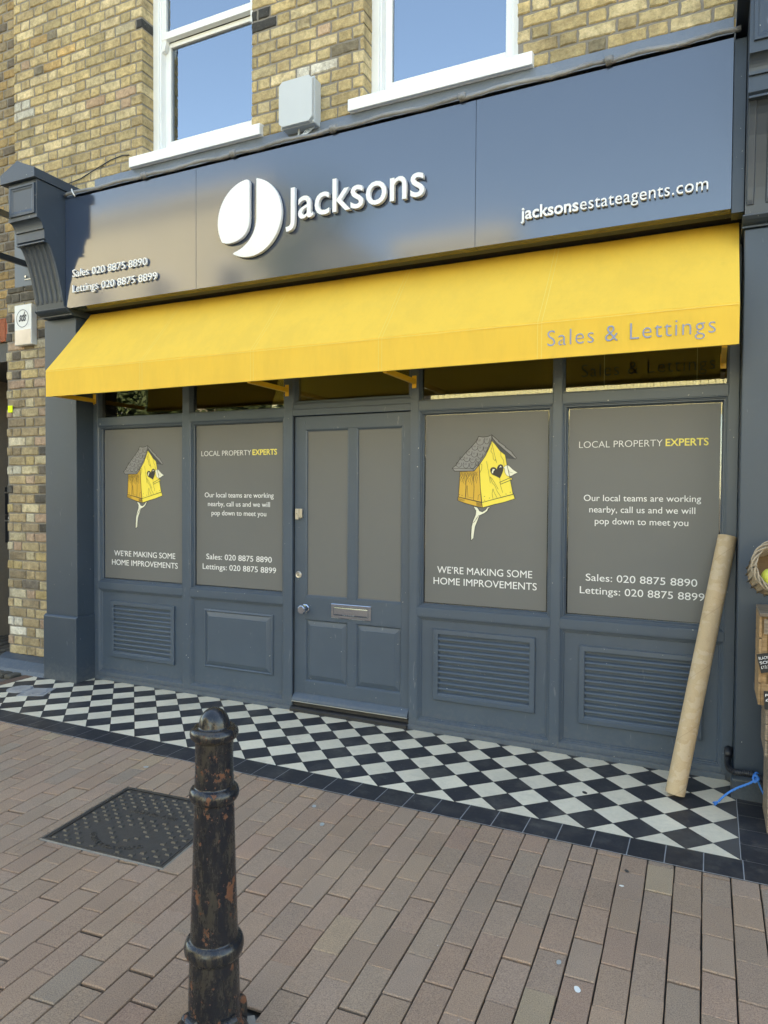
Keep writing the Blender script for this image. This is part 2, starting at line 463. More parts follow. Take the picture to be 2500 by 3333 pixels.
b = MB()
b.mat = 1; b.quad((XL, TL, -.0015), (XR, TL, -.0015), (XR, .25, -.0015), (XL, .25, -.0015)); b.mat = 0
g = .0022
for r in range(0, 12):
    for k in range(-2, 54):
        if (r+k) % 2: continue
        cx = (-9.5)*.217+(k-16)*H+ (0 if True else 0)
        # black diamonds sit on odd rows with their lower corner on the border line
        cx = -9.5*.217 + (k-10)*H
        if r % 2 == 0: pass
        cyy = TL+r*H
        # odd rows need cx = x0 + i*.217 ; even rows are shifted by H
        cx = -9.5*.217+((k//2)-6)*.217+(0 if r % 2 else H)
        h = H-g
        p = clip([(cx, cyy-h), (cx+h, cyy), (cx, cyy+h), (cx-h, cyy)], XL, XR, TL, .2)
        if len(p) < 3 or area(p) < 1e-5: continue
        j = R.uniform(.93, 1.06)
        col = (.026*j, .027*j, .033*j) if r % 2 else (.74*j, .660*j, .515*j)
        b.poly([(x, y, .0) for x, y in p], col)
tag(b.build("tile_paving", [M_TILE, M_GROUT]), kind='structure')

b = MB(); b.mat = 1
b.quad((XL, BO, -.0015), (3.4, BO, -.0015), (3.4, TL, -.0015), (XL, TL, -.0015)); b.quad((XR, TL, -.0015), (3.4, TL, -.0015), (3.4, .1, -.0015), (XR, .1, -.0015)); b.mat = 0
x = .208-.153*21
while x < 3.3:
    a = max(x+.0022, XL); c = x+.153-.0022
    if c > XL:
        if abs(x-2.495) < .08: pass
        j = R.uniform(.85, 1.1); col = (.021*j, .0225*j, .029*j)
        b.quad((a, BO+.003, 0), (c, BO+.003, 0), (c, TL-.0015, 0), (a, TL-.0015, 0), col)
    x += .153
yv = TL
for i in range(7):
    y1 = min(yv+.1575, .05)
    for xx in (0, 1, 2):
        j = R.uniform(.85, 1.1); col = (.021*j, .0225*j, .029*j)
        b.quad((XR+.003+xx*.306, yv+.0015, 0), (XR+xx*.306+.3045, yv+.0015, 0), (XR+xx*.306+.3045, y1-.0015, 0), (XR+.003+xx*.306, y1-.0015, 0), col)
    yv += .1575
tag(b.build("tile_paving_border", [M_TILE, M_GROUTL]), kind='structure')

# pavers: running bond, the courses fanning slightly from right to left
PW, PL_ = .1065, .2125
def fan(s, t):
    k = -.087+.0367*(s-.2) if s > -1.2 else -.138
    x = s+k*(t+1.1); y = t+.087*(s-.2)-.01835*(s-.2)**2 - .03
    return x, y
MHX = [(-.375, -2.113), (.312, -2.066), (.235, -1.455), (-.442, -1.505)]
BOL = (1.097, -2.706)
def inside(p, poly):
    s = None
    for i in range(len(poly)):
        a, c = poly[i-1], poly[i]
        q = (c[0]-a[0])*(p[1]-a[1])-(c[1]-a[1])*(p[0]-a[0])
        if s is None: s = q > 0
        elif (q > 0) != s: return False
    return True
PAL = [(.345, .238, .168), (.346, .236, .166), (.340, .237, .169), (.337, .237, .170), (.348, .235, .164), (.331, .236, .171), (.346, .232, .164)]
PRARE = [(.375, .262, .170), (.365, .272, .182), (.340, .222, .158), (.315, .238, .178)]
def clip_line(poly, a, c, keep_left=True):
    out = []
    f = lambda p: ((c[0]-a[0])*(p[1]-a[1])-(c[1]-a[1])*(p[0]-a[0]))*(1 if keep_left else -1)
    for i in range(len(poly)):
        p, q = poly[i-1], poly[i]; fp, fq = f(p), f(q)
        if (fp >= 0) != (fq >= 0):
            t = fp/(fp-fq); out.append((p[0]+(q[0]-p[0])*t, p[1]+(q[1]-p[1])*t))
        if fq >= 0: out.append(q)
    return out
b = MB()
def pave(b, poly, col, lift=0):
    n = len(poly)
    mx = sum(p[0] for p in poly)/n; my = sum(p[1] for p in poly)/n
    def ins(p, d):
        vx, vy = mx-p[0], my-p[1]; L = math.hypot(vx, vy) or 1; return (p[0]+vx/L*d, p[1]+vy/L*d)
    v = [(p[0], p[1], -.012) for p in poly]+[(p[0], p[1], -.0045+lift) for p in poly]
    v += [(*ins(p, .0042), -.001+lift) for p in poly]
    f = []
    for i in range(n):
        m = (i+1) % n; f += [(i, m, n+m, n+i), (n+i, n+m, 2*n+m, 2*n+i)]
    f.append(tuple(range(2*n, 3*n)))
    b.add(v, f, col)
col_i = 0
s0 = 2.345-PW*70
for ci in range(110):
    s = s0+ci*PW
    off = (ci % 2)*PL_/2
    for ri in range(-3, 27):
        t1 = -1.0-off-ri*PL_+R.uniform(-.005, .005)+.014; t0 = t1-PL_
        gx = .0019+R.uniform(0, .0012); gy = .0021+R.uniform(-.0005, .0007)
        cs = [fan(s+gx, t0+gy), fan(s+PW-gx, t0+gy), fan(s+PW-gx, t1-gy), fan(s+gx, t1-gy)]
        cs = [(x+R.uniform(-.0012, .0012), y+R.uniform(-.0012, .0012)) for x, y in cs]
        if cs[0][1] > .6 or cs[0][1] < -6.5: continue
        if cs[0][1] < -4.9 and not (-2 < cs[0][0] < 5): continue
        mx = sum(p[0] for p in cs)/4; my = sum(p[1] for p in cs)/4
        pol = cs
        if mx > XL-.12:
            pol = clip_line(pol, (XL-.115, BO-.003), (6, BO-.003), False)
        else:
            if mx < -3.1-.02 and my > -.35: continue
            pol = clip_line(pol, (XL-.115, -9), (XL-.115, 9), True)
            if my > -.25: continue
        if len(pol) < 3 or area(pol) < .0006: continue
        pieces = [pol]
        if any(inside(p, MHX) for p in pol+[(mx, my)]) or any(inside(p, pol) for p in MHX):
            pieces = []; rest = pol
            for i in range(4):
                a_, c_ = MHX[i-1], MHX[i]
                o_ = clip_line(rest, a_, c_, False)
                if len(o_) >= 3 and area(o_) > .0004: pieces.append(o_)
                rest = clip_line(rest, a_, c_, True)
                if len(rest) < 3: break
        if math.hypot(mx-BOL[0], my-BOL[1]) < .10: continue
        base = R.choice(PAL) if R.random() > .08 else R.choice(PRARE)
        j = R.uniform(.93, 1.08); base = tuple(min(1, c*j*(1+R.uniform(-.012, .012))) for c in base)
        lf = R.uniform(-.0012, .0012)
        for pol in pieces: pave(b, pol, base, lf)
tag(b.build("pavement", M_PAVER, fixn=True), kind='structure')
# brown edging bricks and the dark setts of the passage
b = MB(); y = -1.09; 
while y < -.12:
    b.box(XL-.112, XL-.004, y+.003, y+.21, -.02, .0+R.uniform(-.002, .002), (.13, .08, .06)); y += .213
tag(b.build("pavement_edge", M_PAVER, bevel=.004), kind='structure')
b = MB()
for i in range(26):
    for k in range(9):
        x0 = -5.4+i*.105+(k % 2)*.05; y0 = -.30+k*.16
        if x0+.1 > -2.98 and y0 < .0: continue
        if x0 > -3.02: continue
        j = R.uniform(.6, 1.3); c = (.075*j, .07*j, .06*j)
        b.box(x0+.006, x0+.098, y0+.006, y0+.152, -.03, .006+R.uniform(-.006, .004), c)
tag(b.build("cobble_paving", M_PAVER, bevel=.012), kind='structure')

# ------------------------------------------------------------------ bricks
CH = .0845
BP = [(.58, .46, .255), (.55, .45, .27), (.62, .52, .33), (.48, .38, .22), (.57, .45, .25), (.64, .53, .34), (.53, .42, .24), (.46, .375, .215)]
BR = [(.58, .42, .30), (.54, .38, .26), (.30, .26, .18), (.22, .19, .14), (.58, .51, .36), (.52, .36, .17)]
LP = [(.50, .42, .28), (.44, .36, .24), (.56, .50, .36), (.50, .37, .29), (.34, .28, .20), (.18, .16, .14), (.50, .38, .30), (.53, .43, .24), (.10, .095, .09), (.48, .40, .26), (.46, .37, .24), (.62, .58, .47)]
def rag(b, x0, x1, z0, z1, yf, yb, col, amp=.0030, pil=.006):
    """one brick: ragged outline, pillowed face, square back"""
    w, h = x1-x0, z1-z0
    if w < .012 or h < .02: return
    nx = max(2, int(w/.028)); nz = 3
    pts = []
    for i in range(nx): pts.append((x0+w*i/nx, z0))
    for i in range(nz): pts.append((x1, z0+h*i/nz))
    for i in range(nx): pts.append((x1-w*i/nx, z1))
    for i in range(nz): pts.append((x0, z1-h*i/nz))
    pts = [(x+R.uniform(-amp, amp), z+R.uniform(-amp, amp)) for x, z in pts]
    n = len(pts); cx, cz = (x0+x1)/2, (z0+z1)/2
    def ins(p, d): return (p[0]+max(-d, min(d, cx-p[0])), p[1]+max(-d, min(d, cz-p[1])))
    tl = [R.uniform(-.0015, .0015) for _ in range(2)]
    yo = R.uniform(-.002, .002)
    v = [(x, yb, z) for x, z in pts]+[(x, yf+.005, z) for x, z in pts]
    v += [(*(lambda q: (q[0], yf+yo+tl[0]*(q[0]-cx)/w*2, q[1]))(ins(p, pil)),) for p in pts]
    f = []
    for i in range(n):
        m = (i+1) % n; f += [(i, n+i, n+m, m), (n+i, 2*n+i, 2*n+m, n+m)]
    f.append(tuple(range(2*n, 3*n))[::-1])
    b.add(v, f, col)
def wall(b, x0, x1, z0, z1, yf, yb, pal, rare, prare, openings=(), phase=0.0, zphase=0.0, marks=()):
    j = .0145
    k0 = int(math.floor((z0-zphase)/CH))
    k = k0
    while zphase+k*CH < z1:
        za, zb_ = zphase+k*CH+j/2, zphase+(k+1)*CH-j/2
        za, zb_ = max(za, z0), min(zb_, z1)
        if zb_-za > .015:
            spans = [(x0, x1)]
            for ox0, ox1, oz0, oz1 in openings:
                if zb_ > oz0+.01 and za < oz1-.01:
                    ns = []
                    for a, c in spans:
                        if ox1 <= a or ox0 >= c: ns.append((a, c)); continue
                        if ox0 > a: ns.append((a, ox0))
                        if ox1 < c: ns.append((ox1, c))
                    spans = ns
            for a, c in spans:
                # Flemish bond: stretcher, header, stretcher, header
                L = [.222, .112]
                x = a; i = k % 2
                x = -20.0+phase+(k % 2)*.167
                i = 0
                while x < c:
                    w_ = L[i % 2]; xa, xb = x+j/2, x+w_-j/2
                    xa2, xb2 = max(xa, a), min(xb, c)
                    if xb2-xa2 > .02:
                        col = R.choice(rare) if R.random() < prare else R.choice(pal)
                        jj = R.uniform(.85, 1.15); col = tuple(min(.8, q*jj) for q in col)
                        for mx0, mx1, mz0, mz1, mc in marks:
                            if mx0 < (xa2+xb2)/2 < mx1 and mz0 < (za+zb_)/2 < mz1: col = mc
                        rag(b, xa2, xb2, za+R.uniform(-.001, .001), zb_+R.uniform(-.001, .001), yf, yb, col)
                    x += w_; i += 1
        k += 1

shop = thing("shop_building", "yellow brick building with a dark blue-grey painted shopfront on its ground floor", "building", (0, 0, 0))
W1 = (-1.794, -.738, 4.20, 6.6); W2 = (.177, 1.232, 4.20, 6.6)
b = MB()
wall(b, -3.284, 2.475, 3.40, 6.9, -.004, .14, BP, BR, .07, [W1, W2], phase=.05, zphase=4.15-12*CH,
     marks=[(-.33, -.08, 4.47, 4.56, (.62, .60, .56)), (-.74, -.62, 4.95, 5.04, (.05, .05, .05)), (-1.95, -1.79, 5.21, 5.33, (.05, .052, .055)), (-3.28, -3.1, 4.83, 5.0, (.58, .57, .52))])
b.mat = 1
MY = .004
def mort(b, x0, x1, z0, z1, ops, y0=MY, y1=.30):
    xs = sorted({x0, x1, *[o[0] for o in ops], *[o[1] for o in ops]})
    for a, c in zip(xs, xs[1:]):
        zz = [(z0, z1)]
        for o in ops:
            if o[0] < (a+c)/2 < o[1]: zz = [(z0, o[2]), (o[3], z1)]
        for q0, q1 in zz:
            if q1-q0 > .001: b.box(a, c, y0, y1, q0, q1)
def shrink(o, d=.004): return (o[0]-d, o[1]+d, o[2], o[3])
mort(b, -3.280, 2.472, 3.05, 6.9, [shrink(W1), shrink(W2)])
b.build("wall", [M_BRICK, M_MORTAR], shop, fixn=True)
# the upper storeys out of the picture, which keep the street in shade
b = MB(); b.box(-3.28, 2.47, .01, 8.0, 6.901, 10.3); b.box(-3.28, 2.47, .45, 8.0, 3.1, 6.90); b.box(-3.28, 2.47, 1.9, 8, 0, 3.1)
b.build("upper_storeys", M_MORTAR, shop)
# dark rooms behind the glass
b = MB()
def room(b, x0, x1, y0, y1, z0, z1):
    b.quad((x0, y1, z0), (x1, y1, z0), (x1, y1, z1), (x0, y1, z1)); b.quad((x0, y0, z0), (x0, y1, z0), (x0, y1, z1), (x0, y0, z1))
    b.quad((x1, y0, z0), (x1, y1, z0), (x1, y1, z1), (x1, y0, z1)); b.quad((x0, y0, z0), (x1, y0, z0), (x1, y1, z0), (x0, y1, z0)); b.quad((x0, y0, z1), (x1, y0, z1), (x1, y1, z1), (x0, y1, z1))
room(b, -2.34, 2.47, .07, 1.88, .02, 3.0)
room(b, -1.84, -.69, .30, .449, 4.1, 6.7); room(b, .13, 1.28, .30, .449, 4.1, 6.7)
b.build("interior", M_ROOM, shop, fixn=False)

def sash(x0, x1, lab):
    r = thing("sash_window", None, None); r.parent = shop
    fr = MB(); y = .122
    fr.box(x0-.002, x0+.058, y, .30, 4.25, 6.6); fr.box(x1-.058, x1+.002, y, .30, 4.25, 6.6)
    fr.box(x0+.058, x0+.072, y+.012, .30, 4.25, 6.6); fr.box(x1-.072, x1-.058, y+.012, .30, 4.25, 6.6)
    fr.box(x0+.058, x1-.058, y+.0, .30, 4.25, 4.318)
    f = fr.build("frame", M_WHITE, r, bevel=.004)
    tp = MB()                                                  # upper, outer sash with horns
    tp.box(x0+.0725, x0+.118, y+.018, y+.062, 5.20, 6.6); tp.box(x1-.118, x1-.0725, y+.018, y+.062, 5.20, 6.6)
    tp.box(x0+.0725, x1-.0725, y+.015, y+.062, 5.205, 5.262)
    for xa, xb in ((x0+.0725, x0+.118), (x1-.118, x1-.0725)):
        tp.extr([(xa+.0, 5.2045), (xb, 5.2045), (xb-.006, 5.16), (xb-.02, 5.125), (xa, 5.115)], y+.02, y+.06)
    tp.build("upper_sash", M_WHITE, r, bevel=.003)
    lo = MB()
    yl = y+.064
    lo.box(x0+.0725, x0+.125, yl, yl+.045, 4.319, 5.20); lo.box(x1-.125, x1-.0725, yl, yl+.045, 4.319, 5.20)
    lo.box(x0+.125, x1-.125, yl, yl+.045, 4.319, 4.415); lo.box(x0+.125, x1-.125, yl, yl+.045, 5.163, 5.2)
    lo.build("lower_sash", M_WHITE, r, bevel=.003)
    g1 = MB(); g1.box(x0+.12, x1-.12, yl+.02, yl+.026, 4.40, 5.18); g1.build('pane', M_GLASSUP, r); g1 = MB(); g1.box(x0+.11, x1-.11, y+.038, y+.044, 5.25, 6.6)
    g1.build("pane", M_GLASSUP, r)
    s = MB(); s.prism([(-.052, 4.150), (-.052, 4.226), (-.045, 4.232), (.13, 4.262), (.29, 4.262), (.29, 4.150), (-.02, 4.150), (-.024, 4.158), (-.034, 4.158), (-.038, 4.150)], x0-.093, x1+.105)
    s.build("sill", M_WHITE, r, bevel=.004)
    return r
s1 = sash(W1[0], W1[1], 0); s1['label'] = "left upstairs sash window"
s2 = sash(W2[0], W2[1], 0); s2['label'] = "right upstairs sash window"
b = MB(); P_ = [(-1.05, .3, 4.27), (-1.05, .3, 4.66), (-1.045, .3, 4.69), (-1.03, .3, 4.70), (-.96, .32, 4.675), (-.86, .36, 4.60)]
b.tube(P_, [.011, .011, .016, .016, .011, .011], 14)
tag(b.build("plastic_pipe", simple("pale_blue_plastic", (.45, .68, .75), .4), smooth=True), "pale blue elbowed plastic pipe standing inside the left upstairs window", "pipe")

# lead flashing over the fascia
b = MB()
xs = [-2.30+i*.04 for i in range(int(4.76/.04)+1)]
def strip(b, xs, prof, jit):
    rows = []
    for y, z in prof: rows.append([(x, y+R.uniform(-jit, jit), z+R.uniform(-jit, jit)) for x in xs])
    v = [p for r_ in rows for p in r_]; n = len(xs); f = []
    for i in range(len(rows)-1):
        for k in range(n-1): f.append((i*n+k, i*n+k+1, (i+1)*n+k+1, (i+1)*n+k))
    b.add(v, f)
def top(x): return 4.150
strip(b, xs, [(-.008, 4.150), (-.013, 4.148), (-.014, 4.06), (-.02, 4.00), (-.12, 3.965), (-.25, 3.925), (-.285, 3.915), (-.29, 3.90)], .0018)
b.build("lead_flashing", M_LEAD, shop, smooth=True, fixn=True)
b = MB()
segs = [(-2.33, -1.503), (-1.503, -.693), (-.693, .10), (.10, .973), (.973, 1.806), (1.806, 2.45)]
for i, (a, c) in enumerate(segs):
    n = 22; pts = []; rr = []
    for k in range(n+1):
        x = a+(c-a)*k/n
        pts.append((x, -.283+R.uniform(-.0015, .0015), 3.918+R.uniform(-.002, .002)+.006*math.sin(k*.5+i)))
        rr.append(.0145+R.uniform(-.0015, .0015)+(.006 if k in (0,) and i else 0))
    b.tube(pts, rr, 12)
    if i: b.tube([(a-.012, -.286, 3.915), (a+.018, -.286, 3.920), (a+.03, -.284, 3.920)], [.026, .025, .019], 12)
b.build("lead_roll", M_LEADR, shop, smooth=True)
b = MB(); b.tube([(-2.63, -.03, 4.10), (-2.609, -.018, 4.165), (-2.46, -.012, 4.185), (-2.322, -.012, 4.222), (-2.124, -.012, 4.272), (-1.99, -.014, 4.283), (-1.925, -.006, 4.276)], .004, 6)
tag(b.build("cable", M_RUBBER, smooth=True), "thin black cable sagging across the bricks beside the left window sill", "cable")
b = MB(); b.tube([(-2.235, -.30, 3.945), (-2.225, -.305, 3.925), (-2.21, -.303, 3.90), (-2.205, -.292, 3.885)], .005, 6)
tag(b.build("cable_tie", M_WHITE, smooth=True), "white cable tie end hooked over the lead roll at the left end of the sign", "tie")

# ------------------------------------------------------------------ pilaster and corbel
def pilaster(x0, x1, yf, top_, mat, parent, name="pilaster", plinth=.53):
    b = MB()
    b.box(x0, x1, yf, .12, plinth+.012, top_)
    b.prism([(yf-.02, -.01), (yf-.02, plinth), (yf-.001, plinth+.014), (.12, plinth+.014), (.12, -.01)], x0-.012, x1+.008)
    return b.build(name, mat, parent, bevel=.006)
def corbel(x0, x1, parent, dz=0, dy=0.0, mat=None):
    mat = mat or M_CORB
    yb = .02
    cv = [(-.527, 3.668)]
    for k in range(1, 9):                                   # cove under the block
        a = math.pi/2*k/8; cv.append((-.527+.052*math.sin(a)*1.0, 3.668-.07*(1-math.cos(a))))
    cv = [(y, z) for y, z in cv]
    cv2 = [(-.475, 3.600), (-.463, 3.600), (-.463, 3.528)]
    body = [(-.429, 3.505), (-.410, 3.482), (-.395, 3.455), (-.380, 3.418), (-.362, 3.374), (-.345, 3.318), (-.328, 3.261), (-.314, 3.205), (-.303, 3.158), (-.294, 3.105), (-.286, 3.04)]
    prof = [(yb, 3.955), (-.527, 3.955)]+cv+cv2+body+[(yb, 3.04)]
    prof = [(y, z+dz*(3.955-z)/.9) for y, z in prof]
    b = MB(); b.prism(prof, x0, x1)
    o = b.build("corbel", mat, parent, bevel=.002)
    # fluting: rounded ribs standing on the curved face
    fl = MB(); n = 5; w_ = (x1-x0)
    bb = [(-.463, 3.520)]+body[:-1]+[(-.288, 3.085)]
    bb = [(y, z+dz*(3.955-z)/.9) for y, z in bb]
    for k in range(n+1):
        xa = x0+w_*(.07+.86*k/n)-.013; xb = xa+.026
        if k == 0: xa = x0+.002
        if k == n: xb = x1-.002
        pr = [(y-.009, z-.004) for y, z in bb[1:-1]]
        poly = [bb[1]]+pr+[bb[-1]]
        v = []; 
        rows = []
        for (y, z) in [bb[1]]+bb[2:-1]+[bb[-1]]:
            rows.append([(xa, y+.002, z), (xa+.006, y-.010, z), (xb-.006, y-.010, z), (xb, y+.002, z)])
        m = len(rows)
        vs = [p for r_ in rows for p in r_]
        fs = [(i*4+q, i*4+q+1, (i+1)*4+q+1, (i+1)*4+q) for i in range(m-1) for q in range(3)]
        fs += [(0, 1, 2, 3), tuple((m-1)*4+q for q in (3, 2, 1, 0))]
        fl.add(vs, fs)
    fl.box(x0+.0015, x1-.0015, -.4665, -.43, 3.500+dz*.5, 3.512+dz*.5)
    fl.build("fluting", mat, o, bevel=.002)
    pn = MB(); yy = -.5272
    pn.mould(x0+.018, x1-.018, 3.70, 3.93, [(0, yy), (0, yy-.012), (.014, yy-.012), (.020, yy-.006), (.026, yy-.006), (.036, yy-.0012), (.040, yy-.0006)], close=True)
    pn.build("panel", mat, o, fixn=False)
    cp = MB()
    xa, xb = x0-.055, x1+.014
    xm = (xa+xb)/2
    cp.extr([(xa, 3.957), (xb, 3.957), (xb, 4.028), (xm, 4.108), (xa, 4.028)], -.56, yb)
    cp.build("cap", mat, o, bevel=.003)
    mo = MB()
    z0 = 3.04+dz*.95
    mo.prism([(yb, z0-.001), (-.296, z0-.001), (-.296, z0-.008), (-.282, z0-.022), (-.262, z0-.034), (-.24, z0-.04), (-.24, z0-.05), (yb, z0-.05)], x0-.01, x1+.03)
    mo.build("moulding", mat, o, bevel=.002)
    return o
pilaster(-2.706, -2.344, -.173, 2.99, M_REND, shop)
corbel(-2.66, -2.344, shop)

# ------------------------------------------------------------------ shopfront joinery
V = [(-2.344, -2.297), (-1.388, -1.325), (-.452, -.380), (.540, .596), (1.477, 1.530), (2.430, 2.482)]
b = MB()
for x0, x1 in V: b.box(x0, x1, 0, .09, -.01, 3.04)
bays = [(V[0][1], V[1][0]), (V[1][1], V[2][0]), None, (V[3][1], V[4][0]), (V[4][1], V[5][0])]
for bay in bays:
    if not bay: continue
    x0, x1 = bay
    b.box(x0, x1, .001, .09, 2.121, 2.182); b.box(x0, x1, .001, .09, .764, .815); b.box(x0, x1, .001, .09, -.01, .060); b.box(x0, x1, .001, .09, 2.80, 3.04)
x0, x1 = V[2][1], V[3][0]
b.box(x0, x1, .001, .09, 2.123, 2.168); b.box(x0, x1, .006, .09, 2.169, 2.205); b.box(x0, x1, .001, .09, 2.80, 3.04)
b.box(-2.31, 2.45, -.012, 0.0, -.01, .030)
b.build("shopfront_frame", M_PAINT, shop, bevel=.0025)
BEAD = [(0, .002), (.004, .002), (.010, .009), (.013, .009), (.016, .018), (.022, .018), (.026, .030), (.030, .034), (.030, .05)]
def bead(x0, x1, z0, z1, parent, name="glazing_bead", k=1.0):
    b = MB(); b.mould(x0, x1, z0, z1, [(i*k, y) for i, y in BEAD]); return b.build(name, M_PAINT, parent, fixn=False)

# birdhouse drawing, in the artist's own units; (u, v) -> plane of the film
def BH(u, v, dx=0): return (3.85382611e-04*u+4.03e-06*v+.755685866+dx, 9.0e-07*u-3.71978e-04*v+2.01753214)
OUT = [(160, 750), (205, 803), (545, 803), (640, 690), (740, 545), (800, 420), (840, 320), (857, 240), (850, 190), (780, 218), (700, 224), (622, 210), (600, 275), (490, 395), (400, 485), (290, 605), (225, 700)]
EAVE = [(850, 190), (930, 265), (975, 300), (960, 306), (1085, 395), (1075, 405), (1195, 492), (1188, 500), (1262, 590), (1243, 612), (1170, 548), (1050, 440), (930, 328), (862, 250)]
UNDER = [(862, 252), (930, 330), (1050, 442), (1170, 550), (1243, 612), (1090, 597), (1078, 530), (990, 462), (905, 345)]
FRONT = [(850, 290), (905, 350), (990, 465), (1075, 535), (1105, 700), (1160, 950), (1208, 1205), (680, 1345), (655, 1100), (635, 690), (740, 548), (800, 423), (840, 325)]
SIDE = [(298, 812), (545, 805), (633, 700), (655, 1100), (672, 1340), (270, 1252), (285, 1030)]
BASEL = [(262, 1252), (675, 1347), (690, 1435), (560, 1408), (400, 1365), (258, 1315)]
BASER = [(675, 1347), (1216, 1198), (1238, 1278), (1050, 1340), (900, 1375), (690, 1435)]
HEART = [(985, 925), (930, 895), (858, 862), (832, 820), (828, 780), (850, 750), (885, 745), (915, 760), (938, 792), (945, 750), (965, 715), (1000, 698), (1030, 712), (1043, 750), (1035, 810), (1012, 870)]
BIRD = [(1038, 745), (1066, 738), (1082, 715), (1112, 710), (1140, 720), (1190, 770), (1225, 800), (1287, 840), (1240, 856), (1190, 888), (1140, 902), (1098, 882), (1070, 830), (1066, 770)]
PERCH = [(985, 1000), (1165, 918), (1192, 935), (1185, 958), (1000, 1032)]
BRANCH = [(530, 1410), (600, 1430), (622, 1460), (640, 1492), (690, 1506), (740, 1475), (780, 1422), (822, 1420), (790, 1470), (760, 1505), (720, 1532), (638, 1572), (615, 1640), (590, 1700), (562, 1770), (548, 1870), (535, 1965), (490, 2012), (485, 1890), (500, 1770), (528, 1660), (570, 1560), (578, 1490)]
GREY, YEL, AMB, CREAM, INK = (.25, .25, .25), (.93, .76, .10), (.70, .42, .05), (.85, .84, .68), (.03, .028, .025)
def arc(cx, cy_, rx, ry, a0, a1, n=9): return [(cx+rx*math.cos(rad(a0+(a1-a0)*i/n)), cy_+ry*math.sin(rad(a0+(a1-a0)*i/n))) for i in range(n+1)]
LINES = [(OUT+OUT[:1], 11), (EAVE+EAVE[:1], 10), (FRONT+FRONT[:1], 9), (SIDE+SIDE[:1], 9), (BASEL+BASEL[:1], 11), (BASER+BASER[:1], 9), (HEART+HEART[:1], 10), (PERCH+PERCH[:1], 9), (BIRD+BIRD[:1], 5), (BRANCH+BRANCH[:1], 8),
         ([(165, 752), (520, 765), (545, 800)], 7), ([(530, 768), (640, 650), (730, 520), (790, 400), (835, 280), (848, 200)], 7),
         ([(410, 880), (400, 1080), (390, 1270)], 6), ([(530, 880), (545, 1080), (535, 1300)], 7), ([(760, 640), (790, 800), (825, 1010)], 5), ([(850, 330), (890, 500), (935, 670)], 5), ([(985, 930), (1000, 1060), (1035, 1175)], 5),
         ([(845, 410), (835, 470), (870, 520), (875, 600), (910, 635), (915, 600)], 5), ([(1000, 480), (1005, 560), (1045, 620), (1060, 720)], 5), ([(820, 905), (860, 1010), (905, 1060), (940, 1150), (1000, 1240)], 5), ([(820, 905), (850, 930), (900, 1010), (960, 1120)], 5), ([(870, 1280), (855, 1190), (870, 1110), (890, 1170), (940, 1265)], 5),
         ([(640, 680), (680, 690), (680, 760), (650, 830)], 5), ([(1130, 790), (1150, 830), (1200, 840)], 4), ([(400, 1260), (410, 1110), (425, 1050), (440, 1270)], 5), ([(610, 1300), (620, 1220), (650, 1210)], 5),
         ([(630, 1560), (580, 1640), (530, 1700)], 5), ([(600, 1600), (545, 1690)], 4), ([(800, 1440), (775, 1490), (740, 1520)], 12), ([(500, 1780), (490, 1900), (490, 2000)], 9)]
for (cx, cy_, rx, ry) in [(650, 290, 66, 70), (765, 275, 45, 68), (560, 390, 52, 55), (655, 410, 48, 58), (745, 420, 36, 60), (460, 480, 50, 52), (550, 510, 50, 55), (650, 530, 46, 55), (335, 570, 40, 40), (420, 590, 52, 50), (520, 610, 48, 50), (620, 610, 40, 40), (280, 680, 48, 55), (405, 690, 52, 62), (515, 700, 48, 60), (600, 670, 28, 40)]:
    LINES.append(([(cx-rx*.8, cy_-ry*.55)]+arc(cx, cy_, rx, ry, 175, 5)+[(cx+rx, cy_-ry*.35)], 7))
    for q in range(3): LINES.append(([(cx-rx*.3+q*14, cy_-ry*.45), (cx-rx*.42+q*14, cy_+ry*.1)], 3.5))
for q in range(11):
    LINES.append(([(330+q*27, 815), (300+q*27, 900+(q % 3)*22)], 5)); LINES.append(([(325+q*28, 905+(q % 2)*20), (305+q*28, 965+(q % 4)*25)], 4.5)); LINES.append(([(312+q*27, 830), (345+q*27, 890)], 4))
for q in range(8): LINES.append(([(275+q*14, 1275+q*3), (272+q*14, 1310+q*3)], 4))
for q in range(7): LINES.append(([(590+q*13, 1340+q*3), (590+q*13, 1400+q*3)], 5))
for p in [(290, 1212), (335, 1222), (510, 1268), (475, 1264), (730, 1305), (810, 1268), (1090, 1198), (1160, 1167), (725, 1240)]: LINES.append(([(p[0]-5, p[1]), (p[0]+5, p[1]+2)], 9))
M_INKS = [simple("print_"+n, c, .5, nstr=.02, vary=.02) for n, c in (("grey", GREY), ("yellow", YEL), ("amber", AMB), ("cream", CREAM), ("ink", INK), ("shadow", (.05, .055, .065)))]
